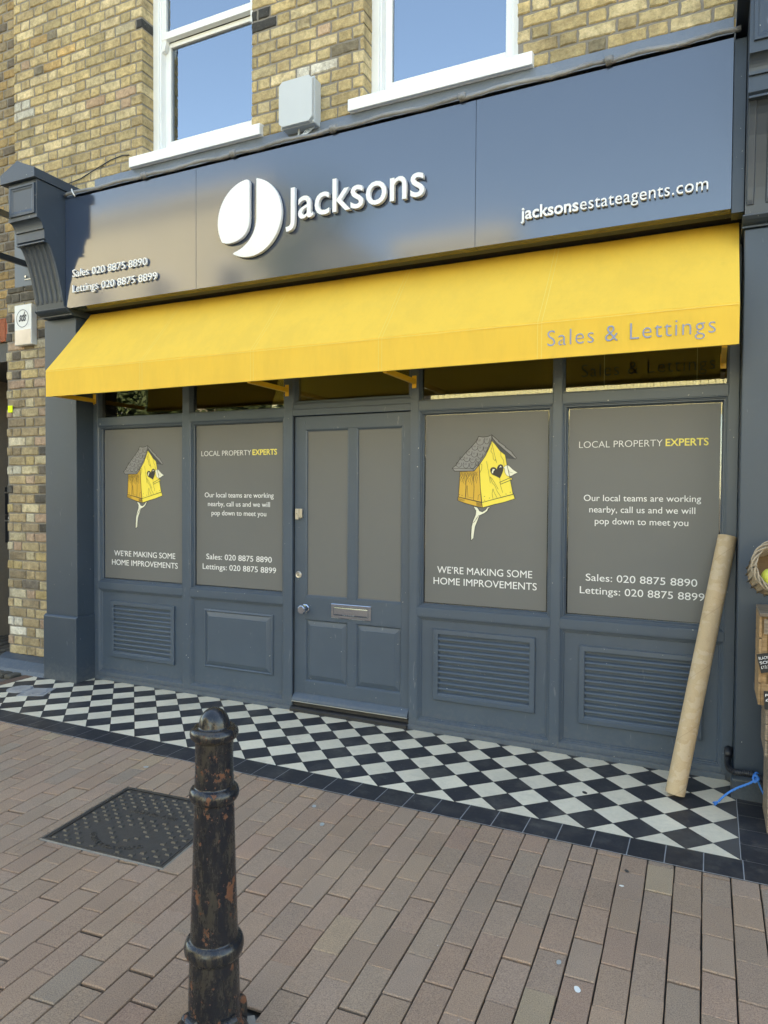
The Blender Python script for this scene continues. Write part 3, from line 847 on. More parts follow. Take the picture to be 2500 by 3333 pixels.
def birdhouse(parent, dx, yf):
    b = MB(); d = [0]
    def fill(pts, mi):
        d[0] += 1; b.mat = mi
        b.poly([(BH(u, v, dx)[0], yf-.00012*d[0], BH(u, v, dx)[1]) for u, v in pts])
    for pts, mi in ((BRANCH, 3), (SIDE, 2), (FRONT, 1), (BASEL, 2), (BASER, 1), (UNDER, 5), (EAVE, 0), (OUT, 0), (HEART, 4), (PERCH, 1), (BIRD, 3)): fill(pts, mi)
    b.mat = 4; yy = yf-.0016
    for i, (pts, wd) in enumerate(LINES):
        yl = yy-(i % 12)*.00008
        for p, q in zip(pts, pts[1:]):
            L = math.hypot(q[0]-p[0], q[1]-p[1]) or 1; nx, ny = -(q[1]-p[1])/L*wd/2, (q[0]-p[0])/L*wd/2
            ex, ey = (q[0]-p[0])/L*wd*.3, (q[1]-p[1])/L*wd*.3
            c = [(p[0]+nx-ex, p[1]+ny-ey), (q[0]+nx+ex, q[1]+ny+ey), (q[0]-nx+ex, q[1]-ny+ey), (p[0]-nx-ex, p[1]-ny-ey)]
            yl -= .000004
            b.poly([(BH(u, v, dx)[0], yl, BH(u, v, dx)[1]) for u, v in c])
    # highlights in the heart
    b.mat = 3
    for pts in ([(975, 752), (1005, 715), (1015, 748), (1000, 742)], [(868, 770), (905, 780), (880, 810), (870, 850), (850, 830)]):
        b.poly([(BH(u, v, dx)[0], yy-.0022, BH(u, v, dx)[1]) for u, v in pts])
    return b.build("birdhouse_picture", M_INKS, parent, fixn=False)

GY = .046
def shop_window(x0, x1, kind, n):
    r = thing("shop_window", None, None); r.parent = shop
    b = MB(); b.box(x0+.028, x1-.028, GY, GY+.006, .838, 2.105); b.build("pane", M_GLASS, r)
    bead(x0, x1, .815, 2.121, r)
    f = MB(); e = [.036, .036, .036, .036]
    f.quad((x0+.038, GY-.003, .852), (x1-.037, GY-.003, .851), (x1-.037, GY-.003, 2.086), (x0+.038, GY-.003, 2.087))
    f.build("window_film", M_FILM, r, fixn=False)
    yt = GY-.0045
    if kind == 'home':
        dx = -2.869 if n == 0 else 0
        birdhouse(r, dx, GY-.0036)
        if n == 0: t = [(-2.154, -1.500, 1.040), (-2.180, -1.475, .964)]
        else: t = [(.722, 1.352, 1.050), (.697, 1.381, .976)]
        text("lettering", "WE\u2019RE MAKING SOME", t[0][0], t[0][1], t[0][2], .0455, yt, .0006, M_VINYLW, r, weight=.0)
        text("lettering", "HOME IMPROVEMENTS", t[1][0], t[1][1], t[1][2], .0455, yt, .0006, M_VINYLW, r, weight=.0)
    else:
        o = 0 if n == 1 else 2.864
        a = dict(lpe=(-1.237, -.770, -.757, -.539), our=(-1.205, -.568), nea=(-1.174, -.600), pop=(-1.139, -.633), sal=(-1.189, -.583), let=(-1.225, -.545))
        if n == 4: a = dict(lpe=(1.627, 2.094, 2.110, 2.334), our=(1.658, 2.301), nea=(1.691, 2.272), pop=(1.724, 2.237), sal=(1.676, 2.289), let=(1.642, 2.327))
        text("lettering", "LOCAL PROPERTY", a['lpe'][0], a['lpe'][1], 1.852, .040, yt, .0006, M_VINYLW, r, weight=-.012)
        e = text("lettering", "EXPERTS", a['lpe'][2], a['lpe'][3], 1.853, .041, yt, .0006, M_VINYLY, r, weight=.016); e['label'] = "yellow bold word on the window film"
        text("lettering", "Our local teams are working", *a['our'], 1.534, .038, yt, .0006, M_VINYLW, r, weight=.0)
        text("lettering", "nearby, call us and we will", *a['nea'], 1.466, .038, yt, .0006, M_VINYLW, r, weight=.0)
        text("lettering", "pop down to meet you", *a['pop'], 1.397, .038, yt, .0006, M_VINYLW, r, weight=.0)
        text("lettering", "Sales: 020 8875 8890", *a['sal'], 1.055, .043, yt, .0006, M_VINYLW, r, weight=.0)
        text("lettering", "Lettings: 020 8875 8899", *a['let'], .977, .043, yt, .0006, M_VINYLW, r, weight=.0)
    return r
for i, bay in enumerate(bays):
    if not bay: continue
    x0, x1 = bay
    w_ = shop_window(x0, x1, 'home' if i in (0, 3) else 'local', i)
    w_['label'] = {0: "leftmost shop window with birdhouse drawing", 1: "window of white wording left of the door", 3: "window with birdhouse drawing right of the door", 4: "rightmost window of white wording"}[i]
    # light over the transom
    t = thing("transom_window", None, None); t.parent = shop
    q = MB(); q.box(x0+.009, x1-.009, .046, .052, 2.186, 2.79); q.build("pane", M_GLASS, t)
    bead(x0, x1, 2.182, 2.80, t, k=.35)
    if i in (0, 1, 4):
        q = MB()
        for fx in ((.42,) if i == 0 else (.40, .95) if i == 1 else (.26, .82)):
            xx = x0+(x1-x0)*fx; q.box(xx-.0015, xx+.0015, .058, .06, 2.19, 2.80)
        q.build("blind_cord", simple("blind_cord_fibre", (.5, .45, .35), .7), t)
x0, x1 = V[2][1], V[3][0]
t = thing("transom_window", None, None); t.parent = shop
q = MB(); q.box(x0+.028, x1-.028, .046, .052, 2.22, 2.79); q.build("pane", M_GLASS, t)
bead(x0, x1, 2.205, 2.80, t, k=.9)

# lower panels
PB = [(0, .002), (.005, .002), (.011, .010), (.014, .010), (.018, .018), (.024, .018), (.028, .026)]
for i, bay in enumerate(bays):
    if not bay: continue
    x0, x1 = bay
    r = thing("lower_panel", None, None); r.parent = shop
    b = MB(); b.mould(x0, x1, .060, .764, PB, close=True); b.build("board", M_PAINT, r, fixn=False)
    if i == 1:
        b = MB(); xa, xb, za, zb = -1.192, -.557, .222, .671
        b.mould(xa, xb, za, zb, [(0, .026), (0, .017), (.010, .012), (.016, .016), (.018, .022), (.050, .010), (.052, .008)], close=True)
        b.build("raised_field", M_PAINT, r, fixn=False)
        continue
    xa, xb, za, zb = {0: (-2.167, -1.487, .200, .667), 3: (.710, 1.382, .216, .684), 4: (1.648, 2.327, .195, .666)}[i]
    v = thing("louvre_vent", None, None); v.parent = r
    b = MB(); b.mould(xa, xb, za, zb, [(0, .026), (0, .010), (.003, .007), (.030, .006), (.034, .009), (.036, .02), (.036, .05)])
    # frame
    b.build("vent_frame", M_PAINT, r, fixn=False)
    bpy.data.objects.remove(v)
    s = MB(); ia, ib, ja, jb = xa+.034, xb-.034, za+.034, zb-.034
    s.mat = 1; s.quad((ia, .047, ja), (ib, .047, ja), (ib, .047, jb), (ia, .047, jb)); s.mat = 0
    n = 11; p = (jb-ja)/n
    for k in range(n):
        z = ja+k*p
        s.prism([(.009, z+.001), (.009, z+.006), (.012, z+.011), (.040, z+p*.74), (.044, z+p*.66), (.016, z+.001)], ia, ib)
    s.build("louvre_slats", [M_PAINT, M_DARK], r, bevel=.0)

# ------------------------------------------------------------------ door
dr = thing("door", None, None); dr.parent = shop; dr['label'] = "half glazed panelled entrance door"
DX0, DX1, DY = -.378, .538, .030
b = MB()
gl, gm0, gm1, gr = -.290, .062, .120, .472
b.box(DX0, gl, DY, DY+.04, .075, 2.119); b.box(gr, DX1, DY, DY+.04, .075, 2.119); b.box(gl, gr, DY, DY+.04, 2.026, 2.119)
b.box(gm0, gm1, DY, DY+.04, .825, 2.026); b.box(gl, gr, DY, DY+.04, .666, .825); b.box(gl, gr, DY, DY+.04, .075, .212); b.box(gm0, gm1, DY, DY+.04, .212, .666)
b.build("door_frame", M_PAINT, dr, bevel=.002)
DB = [(0, .031), (.003, .031), (.007, .036), (.012, .038), (.014, .046), (.014, .055)]
b = MB()
b.mould(gl, gm0, .825, 2.026, DB); b.mould(gm1, gr, .825, 2.026, DB)
for xa, xb in ((gl, gm0), (gm1, gr)):
    b.mould(xa, xb, .212, .666, [(0, .031), (.004, .031), (.009, .036), (.012, .041), (.014, .044), (.046, .033), (.048, .031)], close=True)
b.build("door_moulding", M_PAINT, dr, fixn=False)
b = MB(); b.quad((gl+.013, .046, .838), (gm0-.013, .046, .838), (gm0-.013, .046, 2.012), (gl+.013, .046, 2.012)); b.build("door_pane", M_FILM, dr, fixn=False)
b = MB(); b.quad((gm1+.013, .046, .838), (gr-.013, .046, .838), (gr-.013, .046, 2.012), (gm1+.013, .046, 2.012)); b.build("door_pane", M_FILM, dr, fixn=False)
b = MB(); b.prism([(.032, .125), (.024, .122), (.010, .108), (-.004, .094), (-.012, .080), (-.012, .072), (.032, .068)], DX0+.004, DX1-.004); b.mat = 1
b.prism([(.030, .0676), (-.0125, .0716), (-.0125, .066), (.03, .064)], DX0+.004, DX1-.004)
b.build("drip_bar", [M_PAINT, simple("worn_white_wood", (.38, .37, .34), .7, vary=.3)], dr, bevel=.002)
b = MB(); b.prism([(-.03, -.005), (-.03, .022), (-.02, .030), (.02, .032), (.022, .05), (.12, .05), (.12, -.005)], V[2][1]+.001, V[3][0]-.001)
b.build("threshold", simple("black_threshold", (.018, .018, .02), .55, nscale=30, nstr=.8, ndist=.006, vary=.5), dr)
b = MB(); b.box(V[2][1], V[2][1]+.001, .02, .08, .05, 2.12); b.box(DX1+.0, V[3][0], .04, .08, .03, 2.12); b.build("door_gap", M_DARK, dr)
# octagonal knob
b = MB(); kx, kz = -.285, .738
def octl(b, prof, c, seg=8, rot=22.5):
    v = []; f = []
    for r_, d in prof:
        for k in range(seg):
            a = rad(rot+360*k/seg); v.append((c[0]+r_*math.cos(a), c[1]-d, c[2]+r_*math.sin(a)))
    for i in range(len(prof)-1):
        for k in range(seg): n = (k+1) % seg; f.append((i*seg+k, i*seg+n, (i+1)*seg+n, (i+1)*seg+k))
    f.append(tuple(range((len(prof)-1)*seg, len(prof)*seg)))
    b.add(v, f)
octl(b, [(.036, 0), (.036, .004), (.030, .008), (.014, .012), (.013, .030), (.030, .036), (.034, .044), (.033, .058), (.028, .062)], (kx, DY, kz))
b.build("door_knob", M_CHROME, dr, bevel=.001)
b = MB(); lx0, lx1, lz0, lz1 = -.070, .245, .690, .792
b.mould(lx0, lx1, lz0, lz1, [(0, .030), (0, .025), (.003, .023), (.020, .023), (.022, .027), (.024, .024), (.030, .022), (.034, .022)], close=True)
b.build("letterbox", M_CHROME, dr, fixn=False)
b = MB(); b.box(-.353, -.326, -.002, DY, 1.382, 1.458); b.box(-.326, -.305, .01, DY, 1.395, 1.458); b.mat = 0
octl(b, [(.0105, 0), (.0105, .003), (.006, .003)], (-.340, -.002, 1.425), 20)
b.mat = 1; octl(b, [(.0028, .0), (.0028, .0006)], (-.340, -.0052, 1.425), 12)
b.build("rim_lock", [M_STEEL, M_DARK], dr, bevel=.002)
b = MB(); octl(b, [(.025, 0), (.025, .004), (.020, .008), (.013, .006), (.012, .009)], (-.342, DY, .981), 28); b.mat = 1; b.box(-.3445, -.3395, DY-.0098, DY-.009, .972, .990)
b.build("keyhole", [M_STEEL, M_DARK], dr, smooth=False)

# ------------------------------------------------------------------ sign
sign = thing("shop_sign", "long blue-grey fascia sign with raised white logo and estate agent lettering", "sign", (0, -.272, 3.03))
FX = [-2.342, -1.024, 1.062, 2.420]
for a, c in zip(FX, FX[1:]):
    b = MB(); b.box(a+.0012, c-.0012, -.272, -.268, 3.031, 3.889); b.box(a+.0012, c-.0012, -.2679, -.20, 3.0312, 3.036)
    b.build("sign_panel", M_FASCIA, sign, bevel=.0008)
b = MB(); b.box(-2.34, 2.42, -.262, -.262+.01, 3.04, 3.885); b.box(2.422, 2.4775, -.255, -.15, 3.014, 3.885)
b.box(-2.34, 2.475, -.20, -.12, 3.038, 3.050); b.build("sign_backing", M_REND, sign)
b = MB(); b.box(-2.34, 2.475, -.1195, 0, 3.045, 3.85); b.build("soffit_box", M_DARK, sign)
YL = -.274
# round emblem in two pieces
cx, cz, r_ = -.5415, 3.449, .2645
def circ(a0, a1, n=40): return [(cx+r_*math.cos(rad(a0+(a1-a0)*i/n)), cz+r_*math.sin(rad(a0+(a1-a0)*i/n))) for i in range(n+1)]
def bez(p0, p1, p2, p3, n=12):
    return [tuple((1-t)**3*a+3*(1-t)**2*t*b_+3*(1-t)*t*t*c+t**3*d for a, b_, c, d in zip(p0, p1, p2, p3)) for t in [i/n for i in range(n+1)]]
left = circ(96, 211)+bez((-.73, 3.300), (-.62, 3.29), (-.538, 3.34), (-.537, 3.44))+[(-.537, 3.692), (-.545, 3.706), (-.556, 3.711)]
right = [(-.476, 3.706)]+circ(74, -121, 60)+bez((-.665, 3.232), (-.565, 3.25), (-.482, 3.33), (-.480, 3.44))+[(-.480, 3.70)]
for pts in (left, right):
    b = MB(); b.extr(pts, YL-.030, YL-.004); b.build("logo", M_LETTER, sign, bevel=.002)
text("lettering", "Jacksons", -.244, .748, 3.380, .214, YL-.004, .026, M_LETTER, sign, weight=.006)
text("lettering", "jacksons", 1.339, 1.661, 3.141, .068, YL-.003, .015, M_LETTER, sign, weight=.018)
text("lettering", "estateagents.com", 1.671, 2.312, 3.141, .068, YL-.003, .015, M_LETTER, sign, weight=-.002, spacing=1.06)
text("lettering", "Sales", -2.244, -2.067, 3.262, .060, YL-.003, .014, M_LETTER, sign, weight=.0)
text("lettering", "020 8875 8890", -2.032, -1.472, 3.259, .056, YL-.003, .014, M_LETTER, sign, weight=.0)
text("lettering", "Lettings", -2.244, -1.969, 3.142, .060, YL-.003, .014, M_LETTER, sign, weight=.0)
text("lettering", "020 8875 8899", -1.932, -1.376, 3.139, .056, YL-.003, .014, M_LETTER, sign, weight=.0)

# ------------------------------------------------------------------ awning
aw = thing("awning", "long yellow canvas awning with pale grey print, hung below the blue-grey sign", "awning", (0, -.05, 3.02))
ax0, ax1 = -2.303, 2.462
AT, AF, AB = (-.055, 3.030), (-.491, 2.502), (-.491, 2.300)
def awn_row(b, nx=96, na=14, nv=6, off=0):
    v = []; cols = nx+1
    for i in range(na+nv+1):
        for k in range(cols):
            fx = k/nx; x = ax0+(ax1-ax0)*fx
            if i <= na:
                t = i/na; y = AT[0]+(AF[0]-AT[0])*t; z = AT[1]+(AF[1]-AT[1])*t
                sag = .010*math.sin(math.pi*t)*(.6+.4*math.sin(fx*19)); z -= sag; 
                y += .003*math.sin(fx*31+t*3)
                x = x+(.008*t*(1 if k == cols-1 else 0))*0
            else:
                t = (i-na)/nv; y = AF[0]+.002*math.sin(fx*37)*t; z = AF[1]+(AB[1]-AF[1])*t
                if i == na+1: y -= .001
            v.append((x, y, z))
    f = [(i*cols+k, i*cols+k+1, (i+1)*cols+k+1, (i+1)*cols+k) for i in range(na+nv) for k in range(nx)]
    b.add(v, f)
    return v
b = MB(); b.add([], []); vv = awn_row(b)
cols = 97
cz_ = MB(); o_ = 14*cols
can = MB(); can.add(vv[:15*cols], [(i*cols+k, i*cols+k+1, (i+1)*cols+k+1, (i+1)*cols+k) for i in range(14) for k in range(96)])
can.build("canopy", M_FABRIC, aw, smooth=True)
val = MB(); val.add(vv[14*cols:], [(i*cols+k, i*cols+k+1, (i+1)*cols+k+1, (i+1)*cols+k) for i in range(6) for k in range(96)])
val.build("valance", M_FABRIC, aw, smooth=True)
# welded seams of the cloth, thin doubled strips following the cloth
sm = MB()
for xs_, xt in ((-1.337, -1.337), (-.379, -.379), (.549, .549), (1.501, 1.501)):
    for dx in (-.012, .010):
        k = int(round((xs_-ax0)/(ax1-ax0)*96))
        for i in range(20):
            p = vv[i*cols+k]; q = vv[(i+1)*cols+k]
            xx = xs_+dx
            n_ = (-.0008, .0006) if i < 14 else (-.0012, 0)
            sm.quad((xx, p[1]+n_[0], p[2]+n_[1]), (xx+.003, p[1]+n_[0], p[2]+n_[1]), (xx+.003, q[1]+n_[0], q[2]+n_[1]), (xx, q[1]+n_[0], q[2]+n_[1]))
sm.box(ax0+.002, ax1-.002, -.4945, -.4932, 2.490, 2.4935)
M_SEAM = simple('seam_tape', (.98, .69, .16), .8, nstr=.1)
sm.build("seam", M_SEAM, aw, fixn=False)
b = MB(); b.box(ax0+.01, ax1-.01, -.488, -.462, 2.302, 2.328); b.build("front_bar", M_ARM, aw, bevel=.003)
b = MB(); b.tube([(ax0+.02, -.04, 2.985), (ax1-.02, -.04, 2.985)], .028, 16); b.build("roller", M_ARM, aw, smooth=True)
for xa in (-2.323, -.425, .567, 2.40):
    b = MB()
    b.box(xa-.015, xa+.015, -.008, 0.0, 2.266, 2.348) if xa not in (-2.323,) else b.box(xa-.015, xa+.015, -.008, -.0003, 2.304, 2.385)
    zc = 2.31 if xa != -2.323 else 2.33
    b.box(xa-.012, xa+.012, -.462, -.008, zc-.016, zc+.016)
    for dz in (-.03, .03): b.tube([(xa, -.008, zc+dz), (xa, -.012, zc+dz)], .006, 8)
    b.build("support_arm", M_ARM, aw, bevel=.002)
for xe, in ((ax0+.001,), (ax1-.001,)):
    b = MB(); b.box(xe-.0, xe+.02 if xe < 0 else xe-.02, -.47, -.03, 2.305, 2.335) if False else None
text("lettering", "Sales & Lettings", 1.544, 2.359, 2.364, .086, -.4862, .0088, M_AWNTXT, aw, weight=-.014, spacing=1.12)

# ------------------------------------------------------------------ things on the walls
eb = thing("electrical_box", "light grey plastic electrical box on the bricks between the upstairs windows", "electrical box", (-.286, 0, 4.11))
b = MB(); b.box(-.420, -.153, -.082, .004, 4.112, 4.420); b.build("case", M_PLAST, eb, bevel=.008)
b = MB(); x0, x1, z0, z1, c = -.424, -.149, 4.108, 4.424, .030
b.box(x0, x1, -.094, -.0825, z0, z1)
pts = [(x0+c, z0), (x1-c, z0), (x1-c*.5, z0+c*.5) if False else (x1-c, z0+c*.35), (x1-c*.35, z0+c), (x1, z0+c), (x1, z1-c), (x1-c, z1-c*.4), (x1-c, z1), (x0+c, z1), (x0+c*.6, z1-c*.6), (x0, z1-c), (x0, z0+c), (x0+c*.6, z0+c*.6)]
pts = [(x0+c, z0+.003), (x1-c, z0+.003), (x1-.003, z0+c), (x1-.003, z1-c), (x1-c, z1-.003), (x0+c, z1-.003), (x0+.003, z1-c), (x0+.003, z0+c)]
b.extr(pts, -.126, -.0942); b.build("lid", M_PLAST, eb, bevel=.004)
for sx, sz in ((x0+.012, z0+.012), (x1-.012, z0+.012), (x1-.012, z1-.012), (x0+.012, z1-.012)):
    b = MB(); octl(b, [(.008, 0), (.008, .004), (.006, .005)], (sx, -.0942, sz), 14); b.build("screw", M_PLAST, eb)
b = MB()
b.tube([(-.30, -.05, 4.112), (-.302, -.055, 4.06), (-.31, -.08, 3.99)], .007, 8)
for q in range(4): b.tube([(-.24+q*.02, -.04, 4.112), (-.25+q*.014, -.075, 4.06), (-.31+q*.02, -.09, 4.03), (-.36+q*.03, -.1, 3.985)], .003, 6)
b.build("wires", M_PLAST, eb, smooth=True)

al = thing("alarm_box", "white and steel alarm box with round sds badge on the brick pier", "alarm box", (-3.09, 0, 2.83))
b = MB(); b.box(-3.196, -2.983, -.080, -.024, 2.845, 3.192); b.build("case", M_ALARM, al, bevel=.004)
b = MB(); b.box(-3.190, -2.989, -.0815, -.0802, 2.850, 2.975)
b.build("worn_sticker", simple("scratched_foil", (.45, .42, .42), .3, metal=.6, nscale=25, nstr=.5, vary=.5), al)
b = MB()
n = 48; v = []
for k in range(n):
    a = 2*math.pi*k/n
    for rr in (.078, .071): v.append((-3.092+rr*math.cos(a), -.0818, 3.072+rr*math.sin(a)))
b.add(v, [(2*k, 2*k+1, (2*k+3) % (2*n), (2*k+2) % (2*n)) for k in range(n)])
b.build("badge_ring", simple("badge_grey", (.13, .16, .19), .5), al, fixn=False)
text("badge_letters", "sds", -3.140, -3.042, 3.050, .078, -.0812, .0008, M_INKS[5], al, weight=.03, slant=.5)

# ------------------------------------------------------------------ left: brick pier, patch, neighbour wall and passage
pier = thing("brick_pier", "weathered brick pier at the left end of the shopfront with a painted foot", "brick pier", (-3.0, 0, 0))
b = MB()
wall(b, -3.385, -2.70, .11, 3.372, -.024, .30, LP, LP, .2, [], phase=.10, zphase=.11-3*CH,
     marks=[(-3.39, -3.1, 1.70, 1.78, (.66, .65, .58)), (-3.39, -3.2, .36, .45, (.8, .8, .78)), (-3.39, -3.1, .28, .36, (.8, .8, .78)), (-3.39, -3.0, 3.25, 3.38, (.13, .12, .10))])
b.mat = 1; b.box(-3.379, -2.70, -.014, .75, .08, 3.360)
b.build("wall", [M_BRICKL, M_MORTAR], pier)
b = MB(); b.prism([(-.205, -.01), (-.175, .03), (-.10, .085), (-.03, .115), (.02, .118), (.02, -.01)], -3.43, -2.716); b.build("painted_foot", M_REND, pier, bevel=.01)
b = MB(); b.box(-3.272, -2.70, -.018, -.004, 3.372, 3.90); b.build("painted_patch", M_REND2, shop, bevel=.003)
b = MB(); b.tube([(-3.12, -.019, 3.452), (-3.12, -.030, 3.452)], .010, 12); b.box(-3.14, -3.06, -.024, -.018, 3.425, 3.43)
tag(b.build("bolt", M_STEEL), "small steel bolt head in the painted patch behind the left corbel", "bolt")
b = MB(); b.box(-3.352, -3.294, -.034, -.030, 2.274, 2.334)
tag(b.build("sticker", simple("fluorescent_yellow", (.75, .95, .0), .6, vary=.04)), "small bright yellow square sticker on the brick pier", "sticker")
for nm, pts, lb in (("upper", [(-2.66, -.56, 3.79), (-3.2, -.12, 3.905), (-3.34, -.02, 4.035)], "upper black square metal bar running behind the left corbel"), ("lower", [(-2.63, -.60, 3.44), (-3.105, -.02, 3.557)], "lower black square metal bar running behind the left corbel")):
    if nm == "upper": A, B = Vector((-3.15, -.10, 3.935)), Vector((-2.83, -.50, 3.80))
    else: A, B = Vector((-3.10, -.02, 3.555)), Vector((-2.86, -.50, 3.465))
    B = B+(B-A)*.35
    d = (B-A).normalized(); s_ = d.cross(Vector((0, 0, 1))).normalized()*.017; u_ = Vector((0, 0, .024))
    v = [A+s_+u_, A-s_+u_, A-s_-u_, A+s_-u_, B+s_+u_, B-s_+u_, B-s_-u_, B+s_-u_]
    b = MB(); b.add(v, [(0, 1, 2, 3), (7, 6, 5, 4), (0, 4, 5, 1), (1, 5, 6, 2), (2, 6, 7, 3), (3, 7, 4, 0)])
    tag(b.build("metal_bar", M_BLACK, bevel=.003), lb, "bar", "black bars of the passage gate")

nb = thing("neighbour_building", "older brown brick building left of the shop over a dark passage", "building", (-4.5, .03, 0))
b = MB()
wall(b, -4.6, -3.296, 3.14, 6.9, .026, .2, [(.40, .29, .14), (.36, .28, .17), (.30, .24, .16), (.42, .33, .19), (.46, .32, .15)], [(.16, .13, .10), (.20, .16, .12)], .18, [], phase=.0, zphase=3.14)
b.mat = 1; b.box(-4.6, -3.27, .034, .3, 3.14, 6.9)
b.build("wall", [M_BRICKL, M_MORTAR], nb)
b = MB(); x = -4.2
while x < -3.36:
    rag(b, x+.004, x+.071, 2.925, 3.135, .02, .3, (.42*R.uniform(.8, 1.1), .12, .065)); x += .075
b.mat = 1; b.box(-4.6, -3.34, .028, .3, 2.925, 3.135)
b.build("red_brick_lintel", [M_REDB, M_MORTAR], nb)
b = MB(); b.box(-5.6, -3.36, .045, 2.6, 2.75, 2.92); b.build("soffit", simple("grey_soffit_board", (.09, .09, .085), .8), nb)
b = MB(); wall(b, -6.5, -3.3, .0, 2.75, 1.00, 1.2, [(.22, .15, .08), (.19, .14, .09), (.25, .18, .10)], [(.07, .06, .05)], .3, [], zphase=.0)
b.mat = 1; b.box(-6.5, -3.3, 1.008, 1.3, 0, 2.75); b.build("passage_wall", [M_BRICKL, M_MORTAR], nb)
b = MB(); b.box(-12, -4.6, .05, 8.0, 0, 10); b.box(-4.6, -3.285, .3, 8, 2.93, 10); b.box(-4.6, -3.285, 1.31, 8, 0, 2.93); b.box(-4.6, -3.285, .03, .3, 6.9, 10)
b.build("side_mass", M_MORTAR, nb)
for r_ in range(2):
    for c_ in range(4):
        x0 = -5.10+c_*.155; z0 = 1.01+r_*.305
        m = thing("mailbox", "%s black steel mailbox, %s of the row seen in the passage" % (("lower", "upper")[r_], ("first from the left", "second from the left", "second from the pier", "nearest the pier")[c_]), "mailbox", (x0, .9, z0), "mailboxes in the passage")
        b = MB(); b.box(x0+.003, x0+.152, .85, .999, z0+.003, z0+.302); b.build("box", M_BLACK, m, bevel=.004)
        b = MB(); b.box(x0+.03, x0+.12, .845, .85, z0+.235, z0+.25); b.build("slot", M_STEEL, m)
        b = MB(); octl(b, [(.011, 0), (.011, .006)], (x0+.13, .849, z0+.20), 12); b.build("lock", M_STEEL, m)
        b = MB(); b.box(x0+.09, x0+.145, .846, .85, z0+.26, z0+.285); b.build("name_card", M_WHITE, m)

# ------------------------------------------------------------------ right: neighbour's pilaster and corbel
nr = thing("neighbour_shop", "blue-grey painted neighbouring shop with fluted corbel at the right edge", "building", (2.9, -.2, 0))
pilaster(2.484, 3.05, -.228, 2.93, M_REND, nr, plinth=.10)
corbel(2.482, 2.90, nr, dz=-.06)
b = MB(); b.box(3.05, 9.0, -.05, 8.0, 0, 10.3); b.box(2.484, 3.05, .125, 8, 0, 10.3); b.box(2.484, 3.3, -.20, .12, 4.12, 5.2); b.build("wall", M_REND, nr)
b = MB(); b.box(2.905, 6.0, -.272, -.05, 3.05, 3.9); b.build("fascia", M_FASCIA, nr, bevel=.003)

# ------------------------------------------------------------------ bollard
bo = thing("bollard", "black cast iron bollard with rust patches and a domed top standing on the brick pavement", "bollard", (BOL[0], BOL[1], 0))
def torus(r0, zc, rr, hz, n=12): return [(r0+rr*math.sin(math.pi*i/n), zc+hz*math.cos(math.pi*i/n)) for i in range(n+1)]
b = MB()
prof = [(.0001, .964)]
for k in range(1, 10): a = rad(90-k*9.0); prof.append((.0425*math.cos(a), .916+.048*math.sin(a)))
prof += [(.0440, .915), (.0445, .911), (.050, .909)]
prof += torus(.053, .893, .0145, .018)
prof += [(.0535, .870), (.0525, .862), (.0528, .80), (.0545, .748)]
prof += torus(.0545, .722, .0150, .021)
prof += [(.0555, .696), (.056, .67), (.0605, .50), (.0645, .38), (.0665, .315)]
prof += torus(.067, .285, .0165, .026)
prof += [(.0685, .254), (.0700, .22), (.0725, .12), (.074, .075), (.080, .06), (.090, .045), (.098, .025), (.10, -.01)]
prof = prof[::-1]
b.lathe(prof, 64, (BOL[0], BOL[1], 0)); b.build("shaft", M_IRON, bo, smooth=True, org=(BOL[0], BOL[1], 0))
for k in range(4):
    a = rad(-25+90*k+3); ux, uy = math.cos(a), math.sin(a)
    tx, ty = -uy, ux
    b = MB(); pr = [(.05, -.01), (.094, -.01), (.094, .085), (.090, .102), (.082, .110), (.05, .112)]
    v = []
    for s_ in (-.028, .028):
        for q, z in pr: v.append((BOL[0]+ux*q+tx*s_, BOL[1]+uy*q+ty*s_, z))
    n = len(pr); b.add(v, [tuple(range(n)), tuple(range(n, 2*n))[::-1]]+[(i, (i+1) % n, n+(i+1) % n, n+i) for i in range(n)])
    b.build("lug", M_IRON, bo, bevel=.006)
b = MB(); n = 40; pts = [(BOL[0]+(.140+R.uniform(-.02, .02))*math.cos(2*math.pi*k/n), BOL[1]+(.140+R.uniform(-.02, .02))*math.sin(2*math.pi*k/n)) for k in range(n)]
v = [(BOL[0], BOL[1], .008)]+[(x, y, -.002) for x, y in pts]+[((x+BOL[0])/2, (y+BOL[1])/2, .006) for x, y in pts]
b.add(v, [(0, 1+n+k, 1+n+(k+1) % n) for k in range(n)]+[(1+n+k, 1+k, 1+(k+1) % n, 1+n+(k+1) % n) for k in range(n)])
tag(b.build("concrete_ground", M_CEMENT), kind='structure')

# ------------------------------------------------------------------ manhole cover
mh = thing("manhole_cover", "square cast iron manhole cover with raised studs and maker's lettering", "manhole cover", (-.07, -1.785, 0))
C0 = Vector((-.365, -2.099, 0)); C1 = Vector((.300, -2.054, 0)); C3 = Vector((-.432, -1.517, 0)); C2 = Vector((.225, -1.470, 0))
def mp(u, v, z=0):
    p = C0*(1-u)*(1-v)+C1*u*(1-v)+C2*u*v+C3*(1-u)*v; return (p.x, p.y, z)
b = MB()
def ringq(b, d0, d1, z0, z1):
    a = [(d0, d0), (1-d0, d0), (1-d0, 1-d0), (d0, 1-d0)]; c = [(d1, d1), (1-d1, d1), (1-d1, 1-d1), (d1, 1-d1)]
    for k in range(4):
        n = (k+1) % 4; b.quad(mp(*a[k], z0), mp(*a[n], z0), mp(*c[n], z1), mp(*c[k], z1))
ringq(b, -.005, .0, -.012, .001); ringq(b, .0, .012, .001, .001); ringq(b, .012, .014, .001, -.004); ringq(b, .014, .020, -.004, -.004); ringq(b, .020, .022, -.004, .0005); ringq(b, .022, .030, .0005, .0005)
b.build("frame", M_COVER, mh, fixn=False)
